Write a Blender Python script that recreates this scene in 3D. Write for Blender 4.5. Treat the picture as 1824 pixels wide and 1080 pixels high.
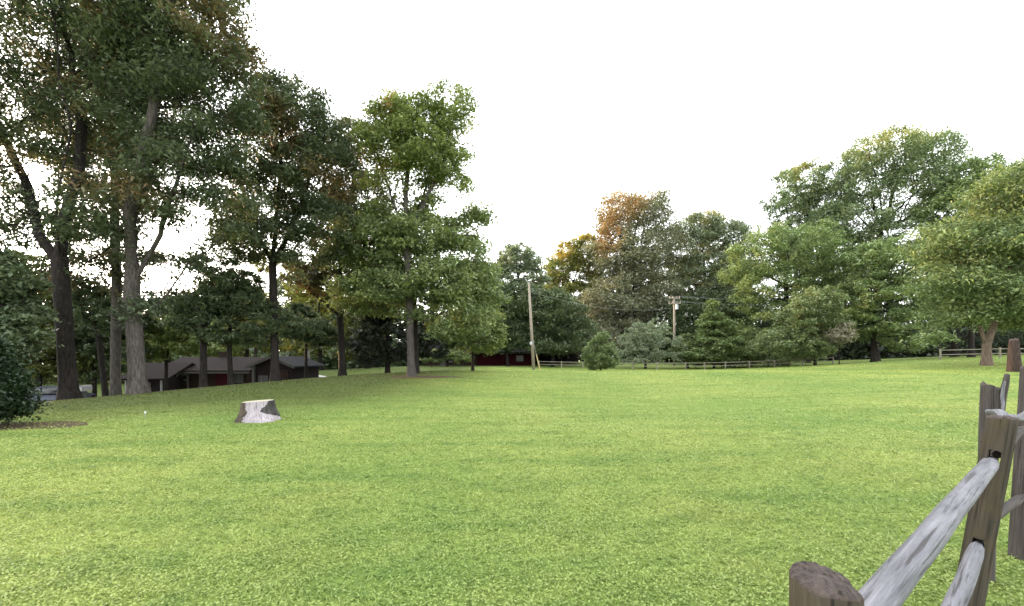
import bpy, bmesh, math, random
import numpy as np
from mathutils import Vector, Matrix, noise

for o in list(bpy.data.objects):
    bpy.data.objects.remove(o)
S = bpy.context.scene
COL = S.collection
R = math.radians

# ------------------------------------------------------------------ camera
EYE, FPX, HORIZON = 1.5, 800.0, 635.0        # focal length in pixels of the 1824 px wide photograph
cam = bpy.data.cameras.new('camera')
cam.sensor_width = 36.0
cam.lens = 36.0 * FPX / 1824.0
cam.shift_y = (HORIZON - 540.0) / 1824.0
cam.clip_start, cam.clip_end = 0.05, 3000.0
camo = bpy.data.objects.new('camera', cam)
COL.objects.link(camo)
camo.location = (0, 0, EYE)
camo.rotation_euler = (R(90), 0, 0)
S.camera = camo

# ------------------------------------------------------------------ sky, sun, exposure
SUN_AZ, SUN_EL = R(-53), R(6.0)
w = bpy.data.worlds.new('World'); S.world = w; w.use_nodes = True
nt = w.node_tree; nt.nodes.clear()
sky = nt.nodes.new('ShaderNodeTexSky'); sky.sky_type = 'NISHITA'; sky.sun_disc = False
sky.sun_rotation = SUN_AZ
sky.sun_elevation = SUN_EL
sky.air_density = 1.0; sky.dust_density = 2.0; sky.ozone_density = 1.0
bw = nt.nodes.new('ShaderNodeRGBToBW')
veil = nt.nodes.new('ShaderNodeMix'); veil.data_type = 'RGBA'      # thin bright cloud veil takes most of the blue out
veil.inputs[0].default_value = 0.72
cl = nt.nodes.new('ShaderNodeMix'); cl.data_type = 'RGBA'; cl.blend_type = 'MULTIPLY'; cl.inputs[0].default_value = 1.0
cl.inputs[7].default_value = (1.0, 0.985, 0.97, 1)
addc = nt.nodes.new('ShaderNodeMix'); addc.data_type = 'RGBA'; addc.blend_type = 'ADD'; addc.inputs[0].default_value = 1.0
addc.inputs[7].default_value = (3.0, 3.05, 3.1, 1)
bg = nt.nodes.new('ShaderNodeBackground'); bg.inputs[1].default_value = 0.15
out = nt.nodes.new('ShaderNodeOutputWorld')
L = nt.links
L.new(sky.outputs[0], bw.inputs[0]); L.new(bw.outputs[0], cl.inputs[6])
L.new(sky.outputs[0], veil.inputs[6]); L.new(cl.outputs[2], veil.inputs[7])
L.new(veil.outputs[2], addc.inputs[6])
L.new(addc.outputs[2], bg.inputs[0]); L.new(bg.outputs[0], out.inputs[0])
sl = bpy.data.lights.new('sun', 'SUN'); sl.energy = 2.0; sl.angle = R(1.5); sl.color = (1.0, 0.62, 0.34)
so = bpy.data.objects.new('sun', sl); COL.objects.link(so)
sd = Vector((math.sin(SUN_AZ)*math.cos(SUN_EL), math.cos(SUN_AZ)*math.cos(SUN_EL), math.sin(SUN_EL)))
so.rotation_euler = sd.to_track_quat('Z', 'Y').to_euler()
so.location = sd * 200
S.view_settings.view_transform = 'Standard'
S.view_settings.look = 'None'
S.view_settings.exposure = 2.5
S.view_settings.gamma = 1.0
S.view_settings.use_curve_mapping = False

# ------------------------------------------------------------------ helpers
def at(px, py, D):
    return np.array([(px-912)/FPX*D, D, EYE-(py-HORIZON)/FPX*D])

def tag(o, label=None, cat=None, group=None, kind=None):
    if label: o['label'] = label
    if cat: o['category'] = cat
    if group: o['group'] = group
    if kind: o['kind'] = kind
    return o

def empty(name, loc, label, cat, group=None, rz=0):
    o = bpy.data.objects.new(name, None); COL.objects.link(o)
    o.empty_display_size = 0.2
    o.location = loc; o.rotation_euler = (0, 0, rz)
    return tag(o, label, cat, group)

def mesh_np(name, V, F, smooth=False, tint=None):
    """V (n,3) array, F (m,k) array of equal polygons or a list of such arrays"""
    me = bpy.data.meshes.new(name)
    Fs = F if isinstance(F, list) else [F]
    Fs = [np.asarray(f, dtype=np.int32) for f in Fs if len(f)]
    V = np.asarray(V, dtype=np.float32)
    me.vertices.add(len(V)); me.vertices.foreach_set('co', V.ravel())
    loops = np.concatenate([f.ravel() for f in Fs])
    tot = np.concatenate([np.full(len(f), f.shape[1], np.int32) for f in Fs])
    st = np.concatenate([[0], np.cumsum(tot)[:-1]]).astype(np.int32)
    me.loops.add(len(loops)); me.loops.foreach_set('vertex_index', loops)
    me.polygons.add(len(tot)); me.polygons.foreach_set('loop_start', st)
    me.polygons.foreach_set('loop_total', tot)
    me.update(calc_edges=True)
    me.polygons.foreach_set('use_smooth', np.full(len(tot), smooth, dtype=bool))
    if tint is not None:
        a = me.attributes.new('tint', 'FLOAT', 'FACE')
        a.data.foreach_set('value', np.asarray(tint, np.float32))
    return me

def link(name, me, mat, parent=None):
    o = bpy.data.objects.new(name, me); COL.objects.link(o)
    if mat is not None:
        me.materials.clear(); me.materials.append(mat)
    if parent: o.parent = parent
    return o

class MB:
    """collects simple solids into one bmesh"""
    def __init__(s): s.bm = bmesh.new()
    def box(s, c, d, rz=0, bev=0.0):
        m = Matrix.Translation(c) @ Matrix.Rotation(rz, 4, 'Z') @ Matrix.Diagonal((d[0], d[1], d[2], 1))
        g = bmesh.ops.create_cube(s.bm, size=1, matrix=m)
        if bev > 0:
            es = list({e for v in g['verts'] for e in v.link_edges})
            bmesh.ops.bevel(s.bm, geom=es, offset=bev, segments=2, affect='EDGES')
        return s
    def prism(s, poly, y0, y1):
        a = [s.bm.verts.new((x, y0, z)) for x, z in poly]; b = [s.bm.verts.new((x, y1, z)) for x, z in poly]
        s.bm.faces.new(a); s.bm.faces.new(b[::-1])
        n = len(poly)
        for i in range(n): s.bm.faces.new((a[i], b[i], b[(i+1) % n], a[(i+1) % n]))
        return s
    def cyl(s, p0, p1, r0, r1, n=12):
        p0, p1 = Vector(p0), Vector(p1); d = p1-p0
        q = d.to_track_quat('Z', 'Y').to_matrix().to_4x4()
        bmesh.ops.create_cone(s.bm, cap_ends=True, segments=n, radius1=r0, radius2=r1, depth=d.length,
                              matrix=Matrix.Translation((p0+p1)/2) @ q)
        return s
    def sphere(s, c, r, sc=(1, 1, 1), n=14):
        bmesh.ops.create_uvsphere(s.bm, u_segments=n, v_segments=max(6, n//2), radius=r,
                                  matrix=Matrix.Translation(c) @ Matrix.Diagonal((sc[0], sc[1], sc[2], 1)))
        return s
    def build(s, name, mat, parent=None, smooth=False):
        bmesh.ops.recalc_face_normals(s.bm, faces=s.bm.faces)
        me = bpy.data.meshes.new(name); s.bm.to_mesh(me); s.bm.free()
        if smooth:
            for p in me.polygons: p.use_smooth = True
        return link(name, me, mat, parent)

# ------------------------------------------------------------------ materials
def newmat(name):
    m = bpy.data.materials.new(name); m.use_nodes = True
    n = m.node_tree; n.nodes.clear()
    o = n.nodes.new('ShaderNodeOutputMaterial'); p = n.nodes.new('ShaderNodeBsdfPrincipled')
    n.links.new(p.outputs[0], o.inputs[0])
    return m, n, p, o

def N(n, t, **k):
    x = n.nodes.new(t)
    for a, b in k.items(): setattr(x, a, b)
    return x

def mixc(n, fac, a, b, blend='MIX'):
    x = n.nodes.new('ShaderNodeMix'); x.data_type = 'RGBA'; x.blend_type = blend
    for i, v in ((0, fac), (6, a), (7, b)):
        if isinstance(v, (int, float)): x.inputs[i].default_value = v
        elif isinstance(v, tuple): x.inputs[i].default_value = (*v[:3], 1)
        else: n.links.new(v, x.inputs[i])
    return x.outputs[2]

def ramp(n, src, a, b, ca=0.0, cb=1.0):
    x = n.nodes.new('ShaderNodeMapRange')
    x.inputs[1].default_value = a; x.inputs[2].default_value = b
    x.inputs[3].default_value = ca; x.inputs[4].default_value = cb
    n.links.new(src, x.inputs[0]); return x.outputs[0]

def noi(n, vec, scale, detail=3, rough=0.55):
    x = n.nodes.new('ShaderNodeTexNoise'); x.inputs['Scale'].default_value = scale
    x.inputs['Detail'].default_value = detail; x.inputs['Roughness'].default_value = rough
    n.links.new(vec, x.inputs['Vector']); return x.outputs[0]

def coords(n, kind='Object', scale=None):
    t = n.nodes.new('ShaderNodeTexCoord')
    if not scale: return t.outputs[kind]
    m = n.nodes.new('ShaderNodeMapping'); m.inputs['Scale'].default_value = scale
    n.links.new(t.outputs[kind], m.inputs[0]); return m.outputs[0]

def wpos(n, scale=None):
    g = n.nodes.new('ShaderNodeNewGeometry')
    if not scale: return g.outputs['Position']
    m = n.nodes.new('ShaderNodeMapping'); m.inputs['Scale'].default_value = scale
    n.links.new(g.outputs['Position'], m.inputs[0]); return m.outputs[0]

def bump(n, p, h, strength=0.4, dist=0.02):
    b = n.nodes.new('ShaderNodeBump'); b.inputs['Strength'].default_value = strength; b.inputs['Distance'].default_value = dist
    n.links.new(h, b.inputs['Height']); n.links.new(b.outputs[0], p.inputs['Normal'])

def plain(name, c, rough=0.7, var=0.25, scale=6, metal=0.0, bmp=0.0):
    m, n, p, o = newmat(name)
    f = noi(n, coords(n), scale, 4)
    d = tuple(x*(1-var) for x in c); e = tuple(min(1, x*(1+var)) for x in c)
    n.links.new(mixc(n, ramp(n, f, 0.3, 0.7), d, e), p.inputs['Base Color'])
    p.inputs['Roughness'].default_value = rough; p.inputs['Metallic'].default_value = metal
    if rough > .6: p.inputs['Specular IOR Level'].default_value = 0.08
    if bmp: bump(n, p, f, bmp, 0.01)
    return m

def leaf_mat(name, dark, light, warm=None, warm_lo=0.58, trans=0.3, nscale=0.55, turned=(0.36, 0.16, 0.05)):
    m, n, p, o = newmat(name)
    at_ = N(n, 'ShaderNodeAttribute', attribute_name='tint')
    c = mixc(n, at_.outputs['Fac'], dark, light)
    if warm:
        f = noi(n, coords(n), nscale, 3)
        c = mixc(n, ramp(n, f, warm_lo, warm_lo+0.14), c, warm)
    tn = N(n, 'ShaderNodeAttribute', attribute_name='turn')
    c = mixc(n, tn.outputs['Fac'], c, turned)  # low sun glow mixed into the leaf colour
    n.links.new(c, p.inputs['Base Color'])
    p.inputs['Roughness'].default_value = 0.55; p.inputs['Specular IOR Level'].default_value = 0.35
    t = N(n, 'ShaderNodeBsdfTranslucent')
    n.links.new(mixc(n, 1.0, c, (0.92, 1.0, 0.60), 'MULTIPLY'), t.inputs[0])
    mx = N(n, 'ShaderNodeMixShader'); mx.inputs[0].default_value = trans
    n.links.new(p.outputs[0], mx.inputs[1]); n.links.new(t.outputs[0], mx.inputs[2]); n.links.new(mx.outputs[0], o.inputs[0])
    return m

def bark_mat(name, a, b):
    m, n, p, o = newmat(name)
    v = coords(n, 'Object', (7, 7, 1.3))
    f = noi(n, v, 2.2, 6, 0.65)
    n.links.new(mixc(n, ramp(n, f, 0.35, 0.68), a, b), p.inputs['Base Color'])
    p.inputs['Roughness'].default_value = 0.9; p.inputs['Specular IOR Level'].default_value = 0.2
    bump(n, p, f, 0.8, 0.05)
    return m

def lawn_color(n):
    """patchy lawn colour from world position, shared by the soil sheet and the blades"""
    P = wpos(n)
    f1 = noi(n, wpos(n, (1, 0.75, 0)), 0.16, 3, 0.5)
    f2 = noi(n, wpos(n, (1, 1, 0)), 0.75, 4, 0.6)
    f3 = noi(n, wpos(n, (0.30, 1.5, 0)), 0.8, 3, 0.55)
    c = mixc(n, ramp(n, f1, 0.36, 0.66), (0.222, 0.312, 0.074), (0.350, 0.398, 0.106))
    c = mixc(n, ramp(n, f2, 0.50, 0.74, 0, 0.55), c, (0.32, 0.335, 0.092))
    c = mixc(n, ramp(n, f3, 0.48, 0.66, 0, 0.65), c, (0.152, 0.240, 0.052))
    f4 = noi(n, wpos(n, (0.8, 1.2, 0)), 2.6, 4, 0.65)
    c = mixc(n, ramp(n, f4, 0.50, 0.70, 0, 0.55), c, (0.080, 0.155, 0.030))
    c = mixc(n, ramp(n, f4, 0.44, 0.30, 0, 0.35), c, (0.36, 0.39, 0.12))
    # shade under the row of old trees, painted into the lawn as olive
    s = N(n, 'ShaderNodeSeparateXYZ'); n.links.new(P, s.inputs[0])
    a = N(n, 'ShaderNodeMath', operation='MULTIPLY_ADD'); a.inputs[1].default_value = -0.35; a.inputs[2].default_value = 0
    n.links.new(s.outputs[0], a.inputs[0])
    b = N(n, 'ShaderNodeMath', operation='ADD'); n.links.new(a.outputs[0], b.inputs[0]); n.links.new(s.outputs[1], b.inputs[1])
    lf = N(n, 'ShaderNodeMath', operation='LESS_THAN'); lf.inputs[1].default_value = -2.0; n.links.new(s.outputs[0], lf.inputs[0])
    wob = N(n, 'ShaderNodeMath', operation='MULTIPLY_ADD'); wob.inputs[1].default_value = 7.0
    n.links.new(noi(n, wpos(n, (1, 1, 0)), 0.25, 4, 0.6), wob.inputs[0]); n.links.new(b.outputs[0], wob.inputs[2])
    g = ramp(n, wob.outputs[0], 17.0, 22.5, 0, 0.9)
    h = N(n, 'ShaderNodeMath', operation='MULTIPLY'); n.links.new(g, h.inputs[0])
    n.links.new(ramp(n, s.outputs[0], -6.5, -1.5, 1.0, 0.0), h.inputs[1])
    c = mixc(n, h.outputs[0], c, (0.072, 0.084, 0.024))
    return c

M = {}
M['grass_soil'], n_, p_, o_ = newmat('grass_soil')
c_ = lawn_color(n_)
ff = noi(n_, wpos(n_), 26, 4, 0.7)
c_ = mixc(n_, ramp(n_, ff, 0.35, 0.70, 0.75, 0.15), c_, (0.045, 0.075, 0.016))
n_.links.new(c_, p_.inputs['Base Color']); p_.inputs['Roughness'].default_value = 0.95; p_.inputs['Specular IOR Level'].default_value = 0.1
bump(n_, p_, ff, 0.7, 0.04)

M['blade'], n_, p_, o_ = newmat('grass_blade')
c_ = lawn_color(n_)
ta = N(n_, 'ShaderNodeAttribute', attribute_name='tint')
c_ = mixc(n_, ramp(n_, ta.outputs['Fac'], 0.0, 0.45, 0.62, 0.0), c_, (0.040, 0.090, 0.016))
c_ = mixc(n_, ramp(n_, ta.outputs['Fac'], 0.72, 1.0, 0.0, 0.55), c_, (0.38, 0.42, 0.16))
n_.links.new(c_, p_.inputs['Base Color']); p_.inputs['Roughness'].default_value = 0.5; p_.inputs['Specular IOR Level'].default_value = 0.35
t_ = N(n_, 'ShaderNodeBsdfTranslucent'); n_.links.new(c_, t_.inputs[0])
mx_ = N(n_, 'ShaderNodeMixShader'); mx_.inputs[0].default_value = 0.35
n_.links.new(p_.outputs[0], mx_.inputs[1]); n_.links.new(t_.outputs[0], mx_.inputs[2]); n_.links.new(mx_.outputs[0], o_.inputs[0])

M['dirt'] = plain('dirt', (0.072, 0.052, 0.035), 0.95, 0.4, 9, bmp=0.6)
M['gravel'] = plain('gravel', (0.158, 0.144, 0.122), 0.95, 0.3, 20, bmp=0.5)
M['bark'] = bark_mat('bark', (0.007, 0.006, 0.005), (0.030, 0.024, 0.021))
M['bark_grey'] = bark_mat('bark_grey', (0.028, 0.024, 0.021), (0.094, 0.083, 0.074))
M['bark_tan'] = bark_mat('bark_tan', (0.058, 0.042, 0.032), (0.180, 0.137, 0.104))
M['bark_snag'] = bark_mat('bark_snag', (0.020, 0.013, 0.011), (0.066, 0.045, 0.036))
M['bark_pale'] = bark_mat('bark_pale', (0.180, 0.166, 0.144), (0.360, 0.338, 0.302))
M['brick_red'] = plain('brick_red', (0.032, 0.005, 0.009), 0.85, 0.3, 4)
M['brick_brown'] = plain('brick_brown', (0.025, 0.016, 0.014), 0.85, 0.3, 4)
M['siding_dark'] = plain('siding_dark', (0.014, 0.010, 0.011), 0.8, 0.25, 3)
M['shingle'] = plain('shingle', (0.012, 0.009, 0.008), 0.9, 0.3, 7)
M['shingle_grey'] = plain('shingle_grey', (0.019, 0.019, 0.021), 0.9, 0.3, 7)
M['trim'] = plain('trim', (0.202, 0.198, 0.194), 0.6, 0.1, 3)
M['trim_dim'] = plain('trim_dim', (0.065, 0.061, 0.059), 0.7, 0.15, 3)
M['white'] = plain('white_paint', (0.540, 0.540, 0.533), 0.5, 0.08, 3)
M['glass'] = plain('window_glass', (0.012, 0.014, 0.016), 0.3, 0.2, 2)
M['metal'] = plain('metal', (0.35, 0.36, 0.37), 0.4, 0.15, 8, metal=0.8)
M['rubber'] = plain('rubber', (0.02, 0.02, 0.02), 0.8, 0.2, 8)
M['navy'] = plain('navy_car_paint', (0.01, 0.017, 0.04), 0.45, 0.1, 3)
M['silver'] = plain('silver_car_paint', (0.5, 0.5, 0.5), 0.3, 0.08, 3)
M['yellow'] = plain('yellow_plastic', (0.302, 0.245, 0.108), 0.5, 0.1, 3)
M['pole'] = bark_mat('pole_wood', (0.187, 0.155, 0.122), (0.302, 0.263, 0.216))
M['wire'] = plain('wire', (0.216, 0.216, 0.223), 0.5, 0.1, 3)
M['porcelain'] = plain('porcelain', (0.252, 0.238, 0.230), 0.3, 0.1, 3)
m_, n_, p_, o_ = newmat('lamp_glass'); p_.inputs['Base Color'].default_value = (0.9, 0.9, 0.85, 1)
p_.inputs['Emission Color'].default_value = (1, 0.95, 0.8, 1); p_.inputs['Emission Strength'].default_value = 0.8
M['lamp'] = m_

def wood_mat(name, a, b, crack, sc=(9, 9, 0.9), stain=None):
    m, n, p, o = newmat(name)
    v = coords(n, 'Object', sc)
    f = noi(n, v, 2.4, 6, 0.62)
    g = noi(n, coords(n, 'Object', (sc[0]*4.5, sc[1]*4.5, sc[2]*1.3)), 2.0, 5, 0.62)
    k = noi(n, coords(n), 7.0, 4, 0.6)
    c = mixc(n, ramp(n, f, 0.32, 0.68), a, b)
    c = mixc(n, ramp(n, k, 0.50, 0.72, 0, 0.6), c, stain or a)
    c = mixc(n, ramp(n, g, 0.55, 0.70, 0, 0.5), c, tuple(min(1, v*1.35) for v in b))
    c = mixc(n, ramp(n, g, 0.36, 0.45, 0.85, 0.0), c, crack)
    n.links.new(c, p.inputs['Base Color']); p.inputs['Roughness'].default_value = 0.85; p.inputs['Specular IOR Level'].default_value = 0.25
    bump(n, p, g, 0.9, 0.012)
    return m
M['rail'] = wood_mat('weathered_rail', (0.090, 0.089, 0.101), (0.190, 0.187, 0.205), (0.040, 0.036, 0.036), stain=(0.085, 0.096, 0.090))
M['post'] = wood_mat('weathered_post', (0.027, 0.022, 0.015), (0.056, 0.045, 0.034), (0.008, 0.006, 0.005), (8, 8, 0.8), stain=(0.060, 0.044, 0.014))
M['post_grey'] = wood_mat('grey_post', (0.036, 0.030, 0.027), (0.076, 0.066, 0.061), (0.013, 0.010, 0.010), (8, 8, 0.8))
M['end'] = wood_mat('end_grain', (0.040, 0.029, 0.026), (0.100, 0.078, 0.068), (0.012, 0.010, 0.008), (16, 16, 9))
M['stump_wood'] = wood_mat('stripped_wood', (0.223, 0.194, 0.209), (0.338, 0.310, 0.331), (0.101, 0.079, 0.072), (3, 3, 1.5), stain=(0.259, 0.216, 0.259))
M['stump_bark'] = bark_mat('stump_bark', (0.032, 0.024, 0.019), (0.104, 0.083, 0.065))
M['stump_bark_grey'] = bark_mat('stump_bark_grey', (0.020, 0.019, 0.018), (0.079, 0.075, 0.072))
M['stump_top'] = plain('cut_wood', (0.360, 0.331, 0.252), 0.8, 0.12, 8)
M['farfence'] = plain('fence_wood', (0.187, 0.173, 0.137), 0.85, 0.25, 6)

# ------------------------------------------------------------------ ground
ctrl = [(0, 0, 0), (3, 3, 0), (-3, 3, 0), (0, 8, 0), (7, 8, 0), (-6, 7, 0), (12, 9, 0.05), (-14, 6, -0.3), (14, 0, 0), (-14, -5, -.2), (0, -12, 0), (20, 20, .3)]
for px, py, D in [(30, 762, 10.5), (460, 753, 11), (122, 709, 20), (245, 703, 20), (360, 692, 23), (490, 678, 26), (610, 668, 32), (732, 672, 27),
                  (950, 660, 46), (1070, 660, 44), (1250, 657, 60), (1120, 658, 60), (1490, 649, 56), (1675, 641, 46), (1757, 654, 35),
                  (800, 652, 62), (900, 652, 68), (1020, 650, 69)]:
    q = at(px, py, D); ctrl.append(tuple(q))
for px, D, z in [(80, 28, -2.0), (150, 33, -2.2), (350, 39, -2.0), (480, 39, -1.5), (200, 44, -2.2), (20, 34, -2.2), (-200, 28, -1.6), (570, 48, -1.1), (660, 50, -.4), (300, 80, -2.2), (600, 85, -1.2),
                 (1000, 100, .3), (1300, 100, .5), (1600, 75, 1.2), (1800, 70, 1.6), (2000, 55, 1.6), (2100, 30, .9), (900, 150, 0.3), (0, 130, -2), (1800, 150, 1.8)]:
    q = at(px, 635, D); ctrl.append((q[0], q[1], z))
ctrl = np.array(ctrl, float)
def _k(d2): return np.exp(-d2/(2*13.0**2))
def _feat(x, y):
    d2 = (x[:, None]-ctrl[None, :, 0])**2+(y[:, None]-ctrl[None, :, 1])**2
    return d2
_d2 = _feat(ctrl[:, 0], ctrl[:, 1])
_A = _k(_d2)+0.02*np.eye(len(ctrl))
_w = np.linalg.solve(_A, ctrl[:, 2])
def gz(x, y):
    x = np.atleast_1d(np.asarray(x, float)); y = np.atleast_1d(np.asarray(y, float))
    o = np.empty(len(x))
    for i in range(0, len(x), 60000):
        o[i:i+60000] = _k(_feat(x[i:i+60000], y[i:i+60000])) @ _w
    return o
def gz1(x, y): return float(gz(x, y)[0])

def axis(lim, fine, step0):
    a = [0.0]; s = step0
    while a[-1] < lim:
        if a[-1] > fine: s *= 1.18
        a.append(a[-1]+s)
    return np.array(a)
ax = axis(900, 60, 0.9); gx = np.concatenate([-ax[:0:-1], ax])
ay = axis(900, 110, 0.9); gy = np.concatenate([-axis(300, 6, 0.9)[:0:-1], ay])
XX, YY = np.meshgrid(gx, gy); ZZ = gz(XX.ravel(), YY.ravel())
rr = np.random.default_rng(5)
V = np.stack([XX.ravel(), YY.ravel(), ZZ], 1)
nx, ny = len(gx), len(gy)
ii = (np.arange(ny-1)[:, None]*nx+np.arange(nx-1)[None, :]).ravel()
ground = link('ground', mesh_np('ground', V, np.stack([ii, ii+1, ii+nx+1, ii+nx], 1), True), M['grass_soil'])
tag(ground, kind='structure', label='wide mown green lawn rising gently to the right', cat='lawn')

def patch(name, pts, mat, lift=0.012, sub=14, label=None, cat=None):
    """irregular sheet lying on the ground; pts = (x,y) ring"""
    c = np.mean(pts, 0); ring = np.array(pts); n = len(ring)
    V = [c]; F3 = []; F4 = []
    for k in range(1, sub+1):
        for p in ring: V.append(c+(p-c)*k/sub)
    V = np.array(V); z = gz(V[:, 0], V[:, 1])+lift
    z[-n:] -= lift*2.2
    for j in range(n):
        F3.append((0, 1+j, 1+(j+1) % n))
        for k in range(sub-1):
            a = 1+k*n; b = a+n
            F4.append((a+j, b+j, b+(j+1) % n, a+(j+1) % n))
    o = link(name, mesh_np(name, np.column_stack([V, z]), [np.array(F3), np.array(F4)], True), mat)
    return tag(o, label, cat, kind='structure')

def blob(cx, cy, rx, ry, rng, n=40, rough=0.25):
    a = np.linspace(0, 2*np.pi, n, endpoint=False); r = np.ones(n)
    for k in (2, 3, 5, 7, 11): r += rough/k*1.3*np.sin(k*a+rng.uniform(0, 6.3))
    return np.stack([cx+rx*r*np.cos(a), cy+ry*r*np.sin(a)], 1)
rg = np.random.default_rng(11)
q = at(20, 0, 10.6); DIRT1 = blob(q[0], q[1], 1.7, .7, rg)
patch('mulch_bed', DIRT1, M['dirt'], label='brown mulch bed under the dark shrub', cat='mulch')
q = at(745, 0, 27); DIRT2 = blob(q[0]+.3, q[1]-.4, 2.2, 1.1, rg)
patch('bare_soil', DIRT2, M['dirt'], label='bare brown soil around the foot of a lawn tree', cat='soil')
q0 = at(640, 0, 43); q1 = at(725, 0, 44)
patch('driveway', blob((q0[0]+q1[0])/2, 43.5, 4.5, .9, rg, rough=.08), M['gravel'], lift=.03, label='pale gravel driveway beyond the lawn', cat='driveway')

# ------------------------------------------------------------------ grass blades
def make_grass():
    rng = np.random.default_rng(3)
    n = 440000
    D = np.exp(rng.uniform(math.log(1.9), math.log(58), n))
    X = rng.uniform(-1, 1, n)*(1.2*D+1.6)
    # lawn ends at the crest on the left
    keep = np.ones(n, bool)
    for ring in (DIRT1, DIRT2):
        c = ring.mean(0); e = np.abs(ring-c).max(0)*.85
        inside = ((X-c[0])/e[0])**2+((D-c[1])/e[1])**2 < 1
        keep &= ~(inside & (rng.random(n) < .85))
    X, D = X[keep], D[keep]; n = len(X)
    Z = gz(X, D)
    wd = 0.0046*np.maximum(1, D/3.2)*rng.uniform(.6, 1.5, n)
    h = rng.uniform(.010, .034, n)*(1+.35*np.clip((D-6)/25, 0, 1))
    cl = np.array([0.0])
    az = rng.uniform(0, 2*np.pi, n); laz = rng.uniform(0, 2*np.pi, n)
    lean = rng.uniform(.5, 2.6, n)*h
    side = np.stack([np.cos(az)*wd, np.sin(az)*wd, np.zeros(n)], 1)
    b = np.stack([X, D, Z-.006], 1)
    tip = b+np.stack([np.cos(laz)*lean, np.sin(laz)*lean, h], 1)
    midp = b+np.stack([np.cos(laz)*lean*.35, np.sin(laz)*lean*.35, h*.62], 1)
    near = D < rng.uniform(4.5, 11, n)
    i1 = np.where(near)[0]; i2 = np.where(~near)[0]
    Vn = np.stack([b[i1]-side[i1]*.2, midp[i1]+side[i1], tip[i1], midp[i1]-side[i1]], 1).reshape(-1, 3)
    F5 = np.arange(len(i1)*4).reshape(-1, 4)
    Vf = np.stack([b[i2]-side[i2], b[i2]+side[i2], tip[i2]], 1).reshape(-1, 3)
    F3 = np.arange(len(i2)*3).reshape(-1, 3)+len(Vn)
    # clover leaflets close by: small flat rounded leaves at grass height
    m = 115000
    Dc = np.exp(rng.uniform(math.log(1.9), math.log(13), m)); Xc = rng.uniform(-1, 1, m)*(1.2*Dc+1.6)
    cn = np.array([noise.noise(Vector((x*.9, y*.9, 4))) for x, y in zip(Xc.tolist(), Dc.tolist())])
    kk = cn+rng.normal(0, .2, m) > -0.08
    Xc, Dc = Xc[kk], Dc[kk]; m = len(Xc); Zc = gz(Xc, Dc)+rng.uniform(.02, .042, m)
    s = rng.uniform(.006, .011, m)*np.maximum(1, Dc/5)
    nrm = rng.normal(0, .35, (m, 3)); nrm[:, 2] = 1; nrm /= np.linalg.norm(nrm, axis=1)[:, None]
    t = np.cross(nrm, rng.normal(0, 1, (m, 3))); t /= np.linalg.norm(t, axis=1)[:, None]; bb = np.cross(nrm, t)
    c = np.stack([Xc, Dc, Zc], 1); t *= s[:, None]; bb *= s[:, None]*.85
    Vc = np.stack([c-t, c+bb, c+t, c-bb], 1).reshape(-1, 3)
    Fc = np.arange(m*4).reshape(-1, 4)+len(Vn)+len(Vf)
    tint = np.concatenate([rng.random(len(i1)), .5+(rng.random(len(i2))-.5)*np.clip(1.1-D[i2]/26, .25, 1), rng.uniform(.15, 1.0, m)])
    me = mesh_np('grass', np.concatenate([Vn, Vf, Vc]), [F5, F3, Fc], False, tint)
    o = link('grass', me, M['blade'])
    tag(o, 'short mown grass and clover blades covering the lawn', 'grass', kind='stuff')
make_grass()

# ------------------------------------------------------------------ trees
def rand_ellipsoid(rng, n, hollow=0.0):
    v = rng.normal(0, 1, (n, 3)); v /= np.linalg.norm(v, axis=1)[:, None]
    r = rng.uniform(hollow**3, 1, n)**(1/3)
    return v*r[:, None]

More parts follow.
